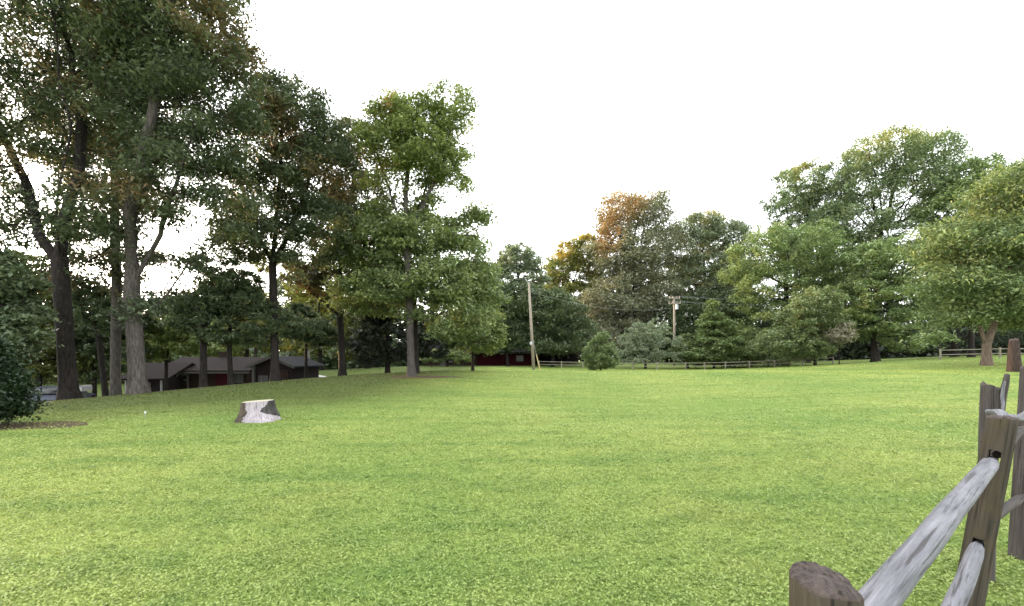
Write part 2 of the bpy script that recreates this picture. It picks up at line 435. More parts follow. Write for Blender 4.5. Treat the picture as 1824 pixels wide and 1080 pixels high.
def grow(rng, trunk, att, step, kill, infl=1e9, iters=160, wob=.22, lift=.08, first_f=.45, stems=()):
    """space colonisation: returns nodes (n,3) and parent index"""
    P = []; par = []
    for i in range(len(trunk)-1):
        a, b = np.array(trunk[i]), np.array(trunk[i+1]); k = max(1, int(np.linalg.norm(b-a)/step))
        for j in range(k):
            P.append(a+(b-a)*j/k); par.append(len(P)-2)
    P.append(np.array(trunk[-1])); par.append(len(P)-2)
    nt0 = len(P)
    for fr, st in stems:                       # extra limbs drawn by hand: start at a fraction of the trunk
        last = min(nt0-1, int(fr*(nt0-1)))
        for q in st:
            a = P[last]; q = np.array(q); k = max(1, int(np.linalg.norm(q-a)/step))
            for j in range(1, k+1):
                P.append(a+(q-a)*j/k+(rng.normal(0, .05*step, 3) if j < k else 0)); par.append(last); last = len(P)-1
    first = max(1, int(nt0*first_f))
    P = list(P); kids = {}
    A = att.copy(); Pn = np.array(P)
    d = np.linalg.norm(A[:, None]-Pn[None, first:], axis=2)
    near = d.argmin(1)+first; nd = d.min(1); alive = np.ones(len(A), bool)
    for it in range(iters):
        m = alive & (nd < infl)
        if not m.any(): break
        idx = near[m]; dv = A[m]-np.array(P)[idx]; dv /= np.linalg.norm(dv, axis=1)[:, None]+1e-9
        acc = np.zeros((len(P), 3)); np.add.at(acc, idx, dv)
        u = np.unique(idx); new = []; 
        for i in u:
            v = acc[i]; l = np.linalg.norm(v)
            if l < 1e-6: continue
            v = v/l
            if par[i] >= 0:
                pv = P[i]-P[par[i]]; v = v+.45*pv/(np.linalg.norm(pv)+1e-9)
            v = v+rng.normal(0, wob, 3); v[2] += lift; v /= np.linalg.norm(v)
            q = P[i]+v*step
            ks = kids.get(i, [])
            if len(ks) >= 4 or any(np.linalg.norm(P[k]-q) < .35*step for k in ks): continue
            new.append((i, q))
        if not new: break
        b0 = len(P)
        for i, q in new:
            kids.setdefault(i, []).append(len(P)); P.append(q); par.append(i)
        Q = np.array([q for _, q in new])
        ai = np.where(alive)[0]
        d = np.linalg.norm(A[ai][:, None]-Q[None], axis=2); j = d.argmin(1); dm = d[np.arange(len(ai)), j]
        up = dm < nd[ai]; near[ai[up]] = j[up]+b0; nd[ai[up]] = dm[up]
        alive[nd < kill] = False
    return np.array(P), np.array(par)

def tubes(P, par, rad, flare=1.0, base_z=0.0):
    n = len(P); kids = [[] for _ in range(n)]
    for i, p in enumerate(par):
        if p >= 0: kids[p].append(i)
    V = []; F = []; nv = 0
    starts = [(0, -1)]
    while starts:
        i, p = starts.pop()
        chain = [p] if p >= 0 else []
        rs = [rad[i]] if p >= 0 else []
        j = i
        while True:
            chain.append(j); rs.append(rad[j])
            ks = kids[j]
            if not ks: break
            ks = sorted(ks, key=lambda k: -rad[k])
            for k in ks[1:]: starts.append((k, j))
            j = ks[0]
        if len(chain) < 2: continue
        r0 = rs[0]; k = 14 if r0 > .18 else 8 if r0 > .07 else 5 if r0 > .03 else 3
        C = P[chain]; T = np.gradient(C, axis=0); T /= np.linalg.norm(T, axis=1)[:, None]+1e-9
        ref = np.array([.31, .95, .02]) if abs(T[0][1]) < .8 else np.array([1., 0, 0])
        U = np.cross(T, ref); U /= np.linalg.norm(U, axis=1)[:, None]+1e-9; W = np.cross(T, U)
        a = np.linspace(0, 2*np.pi, k, endpoint=False)
        rs = np.array(rs)[:, None]*np.ones((1, k))
        if p < 0:
            hz = C[:, 2]-base_z
            fl = 1+flare*.55*np.exp(-np.clip(hz, 0, 99)/.45)
            rs = rs*fl[:, None]*(1+.10*np.sin(3*a+1.3)[None]*np.exp(-np.clip(hz, 0, 99)/.9)[:, None]+.05*np.sin(5*a)[None])
        ring = C[:, None]+(np.cos(a)[None, :, None]*U[:, None]+np.sin(a)[None, :, None]*W[:, None])*rs[:, :, None]
        m = len(C); V.append(ring.reshape(-1, 3))
        g = (np.arange(m-1)[:, None]*k+np.arange(k)[None]).ravel(); h = (np.arange(m-1)[:, None]*k+(np.arange(k)+1) % k).ravel()
        F.append(np.stack([g, h, h+k, g+k], 1)+nv); nv += m*k
    return np.concatenate(V), np.concatenate(F)

def leaves(rng, C, size, up=.55, aspect=.55, tri=False):
    n = len(C)
    nr = rng.normal(0, 1, (n, 3)); nr /= np.linalg.norm(nr, axis=1)[:, None]; nr[:, 2] = np.abs(nr[:, 2])
    nr[:, 2] += up; nr /= np.linalg.norm(nr, axis=1)[:, None]
    t = np.cross(nr, rng.normal(0, 1, (n, 3))); t /= np.linalg.norm(t, axis=1)[:, None]+1e-9
    t[:, 2] -= .25
    b = np.cross(nr, t)
    s = size*rng.uniform(.6, 1.35, n)[:, None]
    if tri:
        return np.stack([C-t*s*.5-b*s*aspect*.42, C-t*s*.4+b*s*aspect*.5, C+t*s*.62], 1).reshape(-1, 3), np.arange(n*3).reshape(-1, 3)
    V = np.stack([C-t*s*.5, C+b*s*aspect*.5-t*s*.05, C+t*s*.55, C-b*s*aspect*.5-t*s*.05], 1).reshape(-1, 3)
    return V, np.arange(n*4).reshape(-1, 4)

def tree(name, label, base, trunk, clumps, nleaf, lsize, lmat, bark='bark', tr=.4, natt=600, seed=1, step=None, sig=.42, flat=.6,
         group=None, cat='tree', up=.55, dropout=.12, tipr=.014, wob=.22, lift=.08, kill=None, flare=1.0, stems=(), turn=(), tri=False, first_f=.45):
    """base=(px,py,D); trunk=[(px,py,dD)...]; clumps=[(px,py,dD,rx,ry(px),depth px,weight)]"""
    rng = np.random.default_rng(seed)
    D = base[2]; p0 = at(*base); g = gz1(p0[0], p0[1])
    p0[2] = g-.06
    W = lambda px, py, dd: at(px, py, D)*np.array([1, 0, 1])+np.array([0, D+dd, 0])
    ch = [p0]+[W(*t) for t in trunk]
    s = D/FPX; att = []
    vol = np.array([c[3]*c[4]*c[5]*(c[6] if len(c) > 6 else 1) for c in clumps]); cnt = np.maximum(6, natt*vol/vol.sum()).astype(int)
    for c, k in zip(clumps, cnt):
        e = rand_ellipsoid(rng, k, .45)*np.array([c[3], c[5], c[4]])*s
        att.append(W(c[0], c[1], c[2])+e)
    att = np.concatenate(att)
    ext = (att.max(0)-att.min(0)).max()
    step = step or max(.2, ext/38)
    P, par = grow(rng, np.array(ch), att, step, kill or step*1.25, wob=wob, lift=lift, first_f=first_f, stems=[(f, [W(*t) for t in st]) for f, st in stems])
    n = len(P)
    nk = np.zeros(n, int)
    for p in par[1:]: nk[p] += 1
    # soften kinks
    for _ in range(2):
        Q = P.copy(); cs = np.zeros((n, 3)); np.add.at(cs, par[1:], P[1:])
        m = (nk == 1) & (par >= 0); Q[m] = .5*P[m]+.25*P[par[m]]+.25*cs[m]; P = Q
    tips = nk == 0
    w = tips.astype(float)
    for i in range(n-1, 0, -1): w[par[i]] += w[i]
    e = math.log(max(2, w[0]))/math.log(tr/tipr)
    rad = tipr*np.maximum(w, 1)**(1/e)
    root = empty(name, p0, label, cat, group)
    Vb, Fb = tubes(P-p0, par, rad, flare)
    link('trunk', mesh_np('trunk', Vb, Fb, True), M[bark], root)
    # leaf sprays round the twigs
    tw = np.where(w <= 6)[0]
    tw = tw[rng.random(len(tw)) > dropout]
    pr = rng.uniform(.35, 1.6, len(tw)); pr /= pr.sum()
    sp = rng.choice(len(tw), nleaf, p=pr)
    off = rng.normal(0, 1, (nleaf, 3))*np.array([sig, sig, sig*flat])*step*1.6
    off[:, 2] -= .25*np.linalg.norm(off[:, :2], axis=1)
    C = P[tw][sp]+off-p0
    Vl, Fl = leaves(rng, C, lsize, up, tri=tri or D > 25)
    clump_t = rng.uniform(.15, .85, len(tw))[sp]
    tint = np.clip(clump_t+rng.normal(0, .22, nleaf), 0, 1)
    tv = np.zeros(nleaf)
    Cw = C+p0
    for tx, ty, rx, ry in turn:  # paints warm low sunlight onto leaves inside these ellipses
        c = at(tx, ty, D); dd = ((Cw[:, 0]-c[0])/(rx*s))**2+((Cw[:, 2]-c[2])/(ry*s))**2
        tv = np.maximum(tv, np.clip(1.3-dd, 0, 1)*(rng.random(nleaf) < .8))
    me = mesh_np('crown', Vl, Fl, False, tint)
    if turn:
        at2 = me.attributes.new('turn', 'FLOAT', 'FACE'); at2.data.foreach_set('value', (tv*rng.uniform(.3, 1, nleaf)).astype(np.float32))
    link('crown', me, M[lmat], root)
    return root

LM = lambda k, *a, **b: M.__setitem__(k, leaf_mat(k, *a, **b))
LM('oak_dark', (0.044, 0.062, 0.035), (0.114, 0.141, 0.077), (0.133, 0.111, 0.059), .62, turned=(0.198, 0.132, 0.065))
LM('oak_bronze', (0.049, 0.061, 0.034), (0.117, 0.124, 0.065), (0.166, 0.100, 0.053), .50, turned=(0.293, 0.189, 0.063))
LM('oak_fresh', (0.103, 0.139, 0.048), (0.259, 0.305, 0.113), (0.292, 0.314, 0.105), .54)
LM('skirt', (0.091, 0.128, 0.053), (0.240, 0.288, 0.122), (0.270, 0.308, 0.105), .56)
LM('understory', (0.048, 0.070, 0.036), (0.129, 0.165, 0.087), (0.147, 0.154, 0.056), .62)
LM('sunny', (0.126, 0.144, 0.032), (0.270, 0.261, 0.063), (0.342, 0.243, 0.045), .56)
LM('dim', (0.059, 0.083, 0.043), (0.139, 0.179, 0.091), (0.160, 0.168, 0.081), .60)
LM('olive_dim', (0.048, 0.061, 0.018), (0.111, 0.121, 0.032), (0.170, 0.144, 0.030), .58)
LM('shrub_dark', (0.009, 0.021, 0.008), (0.026, 0.050, 0.019))
LM('conifer', (0.084, 0.122, 0.047), (0.202, 0.260, 0.105))
LM('maple', (0.108, 0.162, 0.067), (0.288, 0.358, 0.157), (0.284, 0.345, 0.148), .58)
LM('maple_deep', (0.084, 0.128, 0.054), (0.226, 0.281, 0.117), (0.242, 0.286, 0.097), .60)
LM('maple_gold', (0.121, 0.167, 0.091), (0.276, 0.340, 0.193), (0.319, 0.345, 0.171), .58, turned=(0.426, 0.388, 0.136))
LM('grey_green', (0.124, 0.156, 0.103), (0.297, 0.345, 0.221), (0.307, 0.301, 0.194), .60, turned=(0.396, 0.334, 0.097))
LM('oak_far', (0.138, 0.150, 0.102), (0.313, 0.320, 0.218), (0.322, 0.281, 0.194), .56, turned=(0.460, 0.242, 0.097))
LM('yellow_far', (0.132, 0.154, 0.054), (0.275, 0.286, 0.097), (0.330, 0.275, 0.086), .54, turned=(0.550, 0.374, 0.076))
LM('olive', (0.101, 0.140, 0.063), (0.262, 0.312, 0.153), (0.290, 0.312, 0.136), .58)
LM('deep', (0.022, 0.030, 0.022), (0.056, 0.068, 0.045))
LM('pale_flower', (0.240, 0.224, 0.160), (0.384, 0.352, 0.280))

LAWN = 'old shade trees along the left edge of the lawn'
tree('oak_tree', 'tall dark oak with almost black trunk standing beside the navy car', (122, 708, 20),
     [(116, 600, 0), (110, 520, 0), (106, 470, 0)],
     [(30, 320, 1, 105, 85, 120, .5), (-20, 180, 0, 140, 110, 150), (90, 120, 1, 115, 110, 140, .9), (60, -40, 0, 160, 120, 160), (150, 300, 2, 60, 75, 80, .4),
      (-90, 380, 0, 100, 80, 100, .6), (10, 430, 1, 70, 36, 60, .6), (170, 60, 1, 100, 110, 110)],
     76000, .175, 'oak_dark', 'bark', .30, 1400, 101, tri=True, group=LAWN, dropout=.40, sig=.44, step=.52, first_f=.8,
     stems=[(1, [(70, 420, 0), (30, 330, .5), (0, 230, 0)]), (1, [(112, 400, 0), (122, 300, .5), (105, 180, 1)]), (.93, [(165, 430, 1), (205, 370, 1.5)]), (1, [(140, 380, -1), (170, 240, -1)])],
     turn=[(50, 295, 26, 26), (235, 60, 40, 35), (30, 90, 25, 20), (130, 150, 30, 24)])
tree('oak_tree', 'tall oak with thick pale grey trunk and broad crown behind the stump', (245, 702, 20),
     [(240, 600, 0), (234, 530, 0), (236, 480, 0)],
     [(330, 320, 0, 95, 85, 110, .6), (250, 200, 1, 105, 90, 120, .6), (360, 170, 0, 85, 95, 110), (300, 50, 0, 125, 95, 140), (215, 30, 2, 90, 100, 120), (290, -70, 0, 125, 90, 140),
      (190, 370, -1, 65, 65, 70, .4), (395, 230, 0, 60, 55, 70), (345, 420, 0, 75, 40, 65, .5), (390, 60, 0, 48, 75, 70), (395, 350, 1, 50, 70, 60), (240, 530, 0, 34, 50, 34, 1.6)],
     90000, .175, 'oak_dark', 'bark_grey', .31, 1700, 207, tri=True, group=LAWN, dropout=.38, sig=.44, step=.52, first_f=.6,
     stems=[(1, [(232, 400, 0), (245, 300, .5), (240, 150, 1)]), (.95, [(275, 440, 0), (305, 350, 0), (340, 250, 0)]), (1, [(215, 400, 1), (185, 300, 1)]), (.62, [(290, 535, 0), (335, 470, 0), (385, 440, 0)]), (1, [(262, 390, -1), (300, 240, -1), (320, 120, -1)])],
     turn=[(235, 62, 34, 34), (400, 60, 40, 70), (160, 240, 40, 40), (300, 370, 40, 30), (220, 330, 40, 60)])
tree('oak_tree', 'slimmer grey trunked oak standing just behind the pale trunked oak', (205, 696, 26),
     [(206, 600, 0), (208, 500, 0), (205, 400, 0)],
     [(200, 300, 0, 70, 80, 80), (150, 200, 0, 60, 80, 80), (245, 180, 0, 60, 80, 80), (160, 400, 0, 60, 40, 60), (200, 100, 0, 70, 70, 80), (165, 465, 0, 60, 42, 55, .8), (275, 470, 0, 50, 40, 50, 1.1), (300, 520, 1, 45, 26, 40, 1.0), (130, 500, 0, 45, 30, 40, 1.0)],
     30000, .22, 'oak_bronze', 'bark_grey', .24, 500, 33, group=LAWN, dropout=.3, sig=.5)
tree('oak_tree', 'straight dark trunked oak with rounded crown near the gabled outbuilding', (490, 678, 26),
     [(488, 580, 0), (485, 470, 0)],
     [(505, 220, 0, 80, 75, 90), (550, 310, 0, 80, 75, 90), (470, 370, 0, 65, 65, 80, .6), (565, 400, 0, 70, 55, 70, .6), (455, 265, 0, 45, 65, 60), (515, 175, 0, 58, 40, 60),
      (425, 420, 0, 42, 60, 50, .8), (520, 455, 0, 50, 34, 50, .7), (590, 240, 0, 40, 45, 50, .7)],
     62000, .19, 'oak_dark', 'bark', .21, 1200, 41, group=LAWN, dropout=.38, sig=.46, step=.46, first_f=.9,
     stems=[(1, [(455, 410, 0), (432, 340, 0), (440, 260, 0)]), (1, [(492, 400, 0), (500, 300, 0), (505, 200, 0)]), (1, [(520, 410, 0), (550, 320, 0), (575, 250, 0)])], turn=[(520, 250, 40, 40), (600, 330, 30, 30)])
tree('oak_tree', 'bronze leaved oak with a long limb reaching left, brown trunk', (610, 667, 32),
     [(608, 600, 0), (604, 545, 0), (606, 480, 0)],
     [(620, 280, 0, 48, 75, 60, .6), (620, 420, 0, 65, 60, 70), (530, 480, 0, 50, 28, 45), (650, 350, 0, 42, 65, 60, .6), (600, 500, 0, 65, 35, 60), (590, 360, 0, 45, 45, 50, .7), (655, 480, 0, 50, 50, 55)],
     26000, .24, 'oak_bronze', 'bark', .22, 700, 52, group=LAWN, dropout=.35, sig=.48, first_f=.6,
     stems=[(.6, [(560, 525, 0), (535, 500, 0), (515, 455, 0)]), (.6, [(640, 525, 0), (665, 500, 0)])], turn=[(585, 410, 26, 30), (650, 440, 40, 40)])
tree('shade_tree', 'tall fresh green tree with forked top and dense low skirt on bare soil', (733, 671, 27),
     [(731, 600, 0), (730, 545, 0), (727, 470, 0), (724, 425, 0)],
     [(740, 230, 0, 66, 52, 75), (690, 255, 0, 50, 55, 62), (765, 275, 0, 60, 45, 65), (815, 195, 0, 36, 46, 46, .45), (702, 195, 0, 26, 32, 36, .9), (660, 225, 0, 28, 40, 38, .6),
      (690, 320, 0, 42, 28, 45, .5), (805, 270, 0, 36, 34, 40, .5), (815, 330, 0, 34, 28, 38, .4), (740, 340, 1, 50, 28, 45, .35)],
     36000, .19, 'oak_fresh', 'bark_grey', .21, 900, 63, group=LAWN, dropout=.2, sig=.48, step=.42, lift=.03, first_f=.97,
     stems=[(1, [(700, 360, 0), (680, 300, 0)]), (1, [(722, 350, 0), (728, 280, 0), (735, 220, 0)]), (1, [(752, 370, 0), (790, 290, 0), (808, 210, 0)]), (1, [(742, 360, 1), (765, 280, 1)])], turn=[(705, 200, 18, 20), (735, 385, 20, 16)])
tree('shade_tree', 'low spreading green tree around the foot of the fork topped tree', (741, 668, 30),
     [(740, 600, 0), (738, 540, 0), (738, 480, 0)],
     [(765, 430, -1, 78, 40, 90), (670, 440, -1, 72, 52, 80), (790, 510, -2, 82, 46, 90), (690, 510, -1, 70, 40, 80), (838, 470, -1, 44, 52, 60), (820, 575, -2, 58, 40, 55), (745, 535, -3, 52, 22, 40),
      (655, 385, 0, 44, 34, 50), (828, 405, 0, 38, 30, 45, .8), (640, 540, -1, 38, 26, 45), (860, 530, -1, 40, 34, 45), (720, 450, -3, 50, 40, 40), (705, 395, 0, 46, 30, 50), (785, 390, 0, 44, 28, 50, .7), (845, 375, 0, 28, 24, 34, .5)],
     64000, .225, 'skirt', 'bark', .18, 1200, 64, group=LAWN, dropout=.14, sig=.5, flat=.42, step=.52)
tree('small_tree', 'small bright green tree in front of the red house', (842, 654, 36),
     [(842, 620, 0), (845, 590, 0)],
     [(850, 565, 0, 50, 40, 50), (875, 600, 0, 32, 27, 35), (815, 590, 0, 34, 32, 35), (855, 615, 0, 40, 18, 35)],
     17000, .21, 'oak_fresh', 'bark', .11, 420, 71, dropout=.05, sig=.55, flat=.5)
tree('evergreen_tree', 'very dark evergreen filling the shade behind the spreading tree', (690, 664, 36),
     [(690, 600, 0), (690, 520, 0)],
     [(690, 605, 0, 70, 48, 60), (680, 540, 0, 55, 48, 50), (650, 620, 0, 38, 32, 40), (755, 605, 0, 60, 42, 50), (690, 490, 0, 40, 40, 40)],
     24000, .28, 'deep', 'bark', .18, 520, 72, dropout=.03, sig=.55, flat=.5)
tree('evergreen_tree', 'dark understory tree between the navy car and lawn shrub', (20, 712, 17),
     [(18, 640, 0), (15, 560, 0)],
     [(-30, 540, 0, 70, 60, 70), (-70, 600, 0, 70, 80, 70), (20, 600, 0, 42, 42, 50), (10, 500, 0, 52, 34, 50), (50, 560, 0, 34, 30, 40, .8), (-20, 460, 0, 40, 26, 40)],
     26000, .17, 'understory', 'bark', .12, 600, 73, dropout=.25, sig=.55, flat=.5)
tree('garden_shrub', 'dense dark green shrub on the mulch bed', (-20, 764, 10.4),
     [(-20, 740, 0), (-22, 715, 0)],
     [(-25, 705, 0, 50, 40, 50), (-65, 650, 0, 60, 44, 55), (-30, 650, 0, 38, 44, 46), (8, 722, 0, 30, 24, 30), (-85, 720, 0, 60, 40, 50), (5, 680, 0, 26, 26, 30), (-40, 605, 0, 26, 24, 28, .8)],
     42000, .085, 'shrub_dark', 'bark', .07, 800, 74, cat='shrub', dropout=.02, sig=.55, flat=.6, flare=.2)
UND = 'small understory trees behind the oaks'
tree('understory_tree', 'slim dark understory tree with flat layered crown beside the red door', (362, 690, 25),
     [(362, 620, 0), (366, 570, 0)],
     [(370, 540, 0, 62, 26, 60), (350, 575, 0, 54, 20, 45), (400, 505, 0, 48, 24, 45), (380, 470, 0, 42, 25, 40), (390, 600, 0, 50, 14, 40)],
     20000, .17, 'understory', 'bark', .17, 380, 81, group=UND, dropout=.1, sig=.5, flat=.35)
tree('understory_tree', 'slim understory tree leaning over the gap before the gabled outbuilding', (411, 686, 26),
     [(408, 620, 0), (410, 560, 0)],
     [(440, 545, 0, 62, 24, 60), (470, 580, 0, 58, 22, 50), (420, 505, 0, 48, 24, 45), (520, 575, 1, 45, 24, 45), (450, 605, 0, 50, 14, 40)],
     20000, .17, 'understory', 'bark', .13, 380, 82, group=UND, dropout=.1, sig=.5, flat=.35)
tree('understory_tree', 'crooked black stemmed young tree beside the pale mailbox', (190, 700, 27),
     [(180, 640, 0), (172, 570, 0)],
     [(165, 540, 0, 50, 35, 45), (140, 580, 0, 40, 25, 40), (205, 560, 0, 35, 30, 40)],
     9000, .19, 'understory', 'bark', .16, 220, 83, group=UND, dropout=.1, sig=.5, flat=.4)
tree('understory_tree', 'shadowy olive tree filling the gap beside the almost black trunk', (70, 700, 30),
     [(70, 640, 0), (68, 580, 0)],
     [(60, 600, 0, 62, 46, 60), (90, 540, 0, 48, 44, 50), (30, 520, 0, 56, 46, 50), (100, 640, 0, 48, 34, 44), (40, 655, 0, 50, 30, 44), (60, 480, 0, 50, 34, 46)],
     24000, .24, 'olive_dim', 'bark', .15, 420, 85, group=UND, dropout=.08, sig=.55, flat=.45)
tree('understory_tree', 'shadowy green tree filling the gap behind the slimmer grey trunk', (168, 697, 32),
     [(168, 640, 0), (170, 580, 0)],
     [(170, 600, 0, 56, 40, 56), (140, 550, 0, 44, 30, 44), (215, 575, 0, 46, 34, 46), (190, 640, 0, 52, 34, 46), (150, 655, 0, 40, 24, 40), (225, 635, 0, 36, 34, 36), (175, 530, 0, 50, 28, 44), (250, 545, 0, 40, 24, 40)],
     20000, .25, 'understory', 'bark', .14, 400, 86, group=UND, dropout=.08, sig=.55, flat=.45)
tree('understory_tree', 'leafy green tree spreading over the low wing roof', (296, 690, 34),
     [(296, 640, 0), (300, 590, 0)],
     [(300, 580, 0, 48, 30, 46), (330, 610, 0, 40, 24, 40), (275, 615, 0, 34, 26, 36), (310, 545, 0, 34, 20, 34)],
     15000, .25, 'oak_fresh', 'bark', .12, 320, 87, group=UND, dropout=.1, sig=.55, flat=.4)
tree('understory_tree', 'layered green tree low between the straight dark oak and bronze oak', (545, 672, 34),
     [(545, 630, 0), (545, 590, 0)],
     [(545, 585, 0, 48, 24, 46), (525, 560, 0, 36, 22, 36), (575, 600, 0, 34, 20, 36)],
     13000, .24, 'understory', 'bark', .11, 300, 88, group=UND, dropout=.08, sig=.5, flat=.35)
tree('young_tree', 'thin pale trunked young tree beside the silver car', (551, 662, 44),
     [(549, 630, 0), (548, 600, 0)],
     [(548, 585, 0, 35, 22, 35), (560, 610, 0, 22, 14, 25)],
     5000, .24, 'understory', 'bark_pale', .13, 130, 84, dropout=.1, sig=.5)
# trees beyond the houses, left
BG = 'trees beyond the houses'
for i, (px, py, D, tops, mat, lab) in enumerate([
        (300, 650, 62, [(300, 600, 62, 40), (340, 565, 45, 35), (270, 615, 45, 30), (390, 610, 45, 30)], 'oak_fresh', 'pale green tree rising over the long roof of the brick house'),
        (70, 660, 50, [(70, 610, 66, 50), (40, 550, 60, 45), (110, 650, 55, 36), (120, 580, 45, 40), (40, 660, 50, 30), (90, 690, 60, 18)], 'olive_dim', 'olive tree behind the white globe lamp'),
        (570, 650, 66, [(565, 550, 52, 54), (590, 490, 42, 40), (545, 600, 52, 40), (530, 500, 34, 34)], 'sunny', 'yellow green tree glowing between two dark trunks'),
        (440, 650, 70, [(450, 560, 50, 45), (420, 600, 50, 38), (480, 590, 50, 40), (470, 460, 30, 30)], 'sunny', 'golden green tree rising over the gabled outbuilding'),
        (175, 655, 52, [(175, 610, 60, 46), (210, 570, 50, 34), (150, 640, 60, 34), (165, 560, 44, 30), (230, 630, 44, 36), (190, 690, 60, 18)], 'olive_dim', 'shadowy tree behind the crooked black stemmed tree'),
        (655, 650, 62, [(650, 570, 45, 60), (670, 500, 40, 45), (640, 620, 50, 32)], 'olive_dim', 'dense green tree behind the bronze leaved oak'),
        (-60, 660, 60, [(-60, 560, 70, 70), (-90, 500, 60, 60)], 'understory', 'broad green tree past the dark shrub'),
        (775, 645, 76, [(780, 570, 50, 55), (810, 520, 45, 50), (750, 600, 40, 40)], 'deep', 'dim tree over the brown end of the red house'),
        (455, 655, 82, [(400, 545, 50, 40), (500, 530, 45, 40), (350, 590, 50, 30)], 'understory', 'grey shadowed tree far behind the long roof')]):
    tree('background_tree', lab, (px, py, D), [(px, py-45, 0)], [(a, b, 0, c, d, c) for a, b, c, d in tops], 13000, .5, mat, 'bark', .26, 340, 300+i,
         group=BG, dropout=.08, sig=.5, flat=.55, tipr=.03)

# ---- right hand side woodland edge
WD = 'trees of the woodland edge'
def wood(label, px, py, D, tr, trunk, clumps, nl, ls, mat, seed, bark='bark', **k):
    a = dict(group=WD, dropout=.03, sig=.66, flat=.55, tipr=.025, up=.8); ls *= 1.25; nl = int(nl*1.6); clumps = [(c[0], c[1], c[2], c[3]*1.13, c[4]*1.1, c[5]*1.1)+tuple(c[6:]) for c in clumps]; a['natt'] = int(1.5*k.pop('natt', 420)); tr *= .72; a.update(k)
    return tree(a.pop('name', 'woodland_tree'), label, (px, py, D), trunk, clumps, nl, ls, M and mat, bark, tr, a.pop('natt', 420), seed, **a)
wood('small round headed tree rising just behind the bare utility pole', 925, 650, 74, .3, [(925, 560, 0), (925, 500, 0)],
     [(925, 460, 0, 34, 26, 34), (905, 490, 0, 30, 25, 30), (950, 500, 0, 26, 25, 28), (880, 510, 0, 30, 35, 30)], 12000, .34, 'grey_green', 401, dropout=.15)
wood('dark tree shading the carport of the red house', 985, 648, 65, .35, [(985, 590, 0)],
     [(980, 560, 0, 60, 40, 55), (930, 590, 0, 45, 35, 40), (1020, 590, 0, 45, 35, 40), (995, 535, 0, 42, 24, 45), (965, 614, -1, 50, 14, 40), (1010, 618, -1, 50, 16, 40), (900, 560, 0, 40, 50, 40)], 26000, .28, 'dim', 402)
wood('dim tree low over the red house roof', 905, 648, 65, .3, [(900, 600, 0)],
     [(890, 575, 0, 45, 40, 40), (870, 530, 0, 40, 40, 40), (925, 540, 0, 40, 35, 40), (880, 612, 0, 50, 12, 36), (830, 600, 0, 40, 20, 36)], 17000, .34, 'dim', 403)
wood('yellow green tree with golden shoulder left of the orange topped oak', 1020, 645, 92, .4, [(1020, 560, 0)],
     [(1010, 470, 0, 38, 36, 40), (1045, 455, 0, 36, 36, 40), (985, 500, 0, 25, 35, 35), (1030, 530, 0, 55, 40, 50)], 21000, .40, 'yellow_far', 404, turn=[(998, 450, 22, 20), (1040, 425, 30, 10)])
wood('tall oak with low sun painted orange brown on its crown top', 1130, 645, 84, .55, [(1130, 590, 0), (1130, 500, 0), (1128, 430, 0)],
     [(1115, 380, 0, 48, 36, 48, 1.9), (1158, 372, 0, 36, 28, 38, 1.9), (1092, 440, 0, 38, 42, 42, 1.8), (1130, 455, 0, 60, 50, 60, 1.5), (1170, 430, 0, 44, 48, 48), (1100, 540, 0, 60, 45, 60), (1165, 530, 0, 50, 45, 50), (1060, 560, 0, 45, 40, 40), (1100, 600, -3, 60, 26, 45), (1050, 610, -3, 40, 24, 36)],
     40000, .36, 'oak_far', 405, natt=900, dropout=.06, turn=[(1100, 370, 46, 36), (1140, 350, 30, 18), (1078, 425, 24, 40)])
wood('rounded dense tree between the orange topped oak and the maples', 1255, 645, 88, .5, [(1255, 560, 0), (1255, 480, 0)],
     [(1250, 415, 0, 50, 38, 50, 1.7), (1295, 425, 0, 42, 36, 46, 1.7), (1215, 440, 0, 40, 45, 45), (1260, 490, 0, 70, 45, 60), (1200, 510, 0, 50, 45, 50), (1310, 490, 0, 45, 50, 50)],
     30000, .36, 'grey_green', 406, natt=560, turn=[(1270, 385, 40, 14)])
wood('dark tree behind the crossarm pole', 1230, 645, 80, .35, [(1230, 600, 0)],
     [(1210, 575, 0, 40, 45, 40), (1270, 560, 0, 60, 45, 45), (1330, 570, 0, 50, 50, 45), (1240, 615, 0, 80, 28, 40), (1340, 615, 0, 60, 28, 40)], 22000, .32, 'dim', 407)
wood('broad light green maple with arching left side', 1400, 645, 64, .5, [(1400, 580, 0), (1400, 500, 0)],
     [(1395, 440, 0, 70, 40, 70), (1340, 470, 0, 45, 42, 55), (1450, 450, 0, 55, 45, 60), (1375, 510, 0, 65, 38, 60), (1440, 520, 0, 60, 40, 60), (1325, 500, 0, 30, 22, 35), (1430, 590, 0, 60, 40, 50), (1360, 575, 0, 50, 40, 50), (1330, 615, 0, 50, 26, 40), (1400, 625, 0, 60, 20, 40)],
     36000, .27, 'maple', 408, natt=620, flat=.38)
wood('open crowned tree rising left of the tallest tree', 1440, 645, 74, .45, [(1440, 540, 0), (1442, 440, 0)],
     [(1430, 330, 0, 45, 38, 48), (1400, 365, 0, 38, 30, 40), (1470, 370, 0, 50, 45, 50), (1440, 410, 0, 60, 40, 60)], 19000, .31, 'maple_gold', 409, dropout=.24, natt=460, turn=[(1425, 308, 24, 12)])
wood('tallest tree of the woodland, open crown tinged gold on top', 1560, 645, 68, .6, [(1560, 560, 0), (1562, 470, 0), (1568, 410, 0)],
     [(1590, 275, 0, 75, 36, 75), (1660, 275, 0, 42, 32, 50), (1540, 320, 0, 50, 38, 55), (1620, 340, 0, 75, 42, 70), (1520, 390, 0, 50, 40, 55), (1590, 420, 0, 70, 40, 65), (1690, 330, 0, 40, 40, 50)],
     36000, .29, 'maple_gold', 410, natt=760, dropout=.2, turn=[(1590, 258, 46, 20), (1540, 265, 20, 14)])
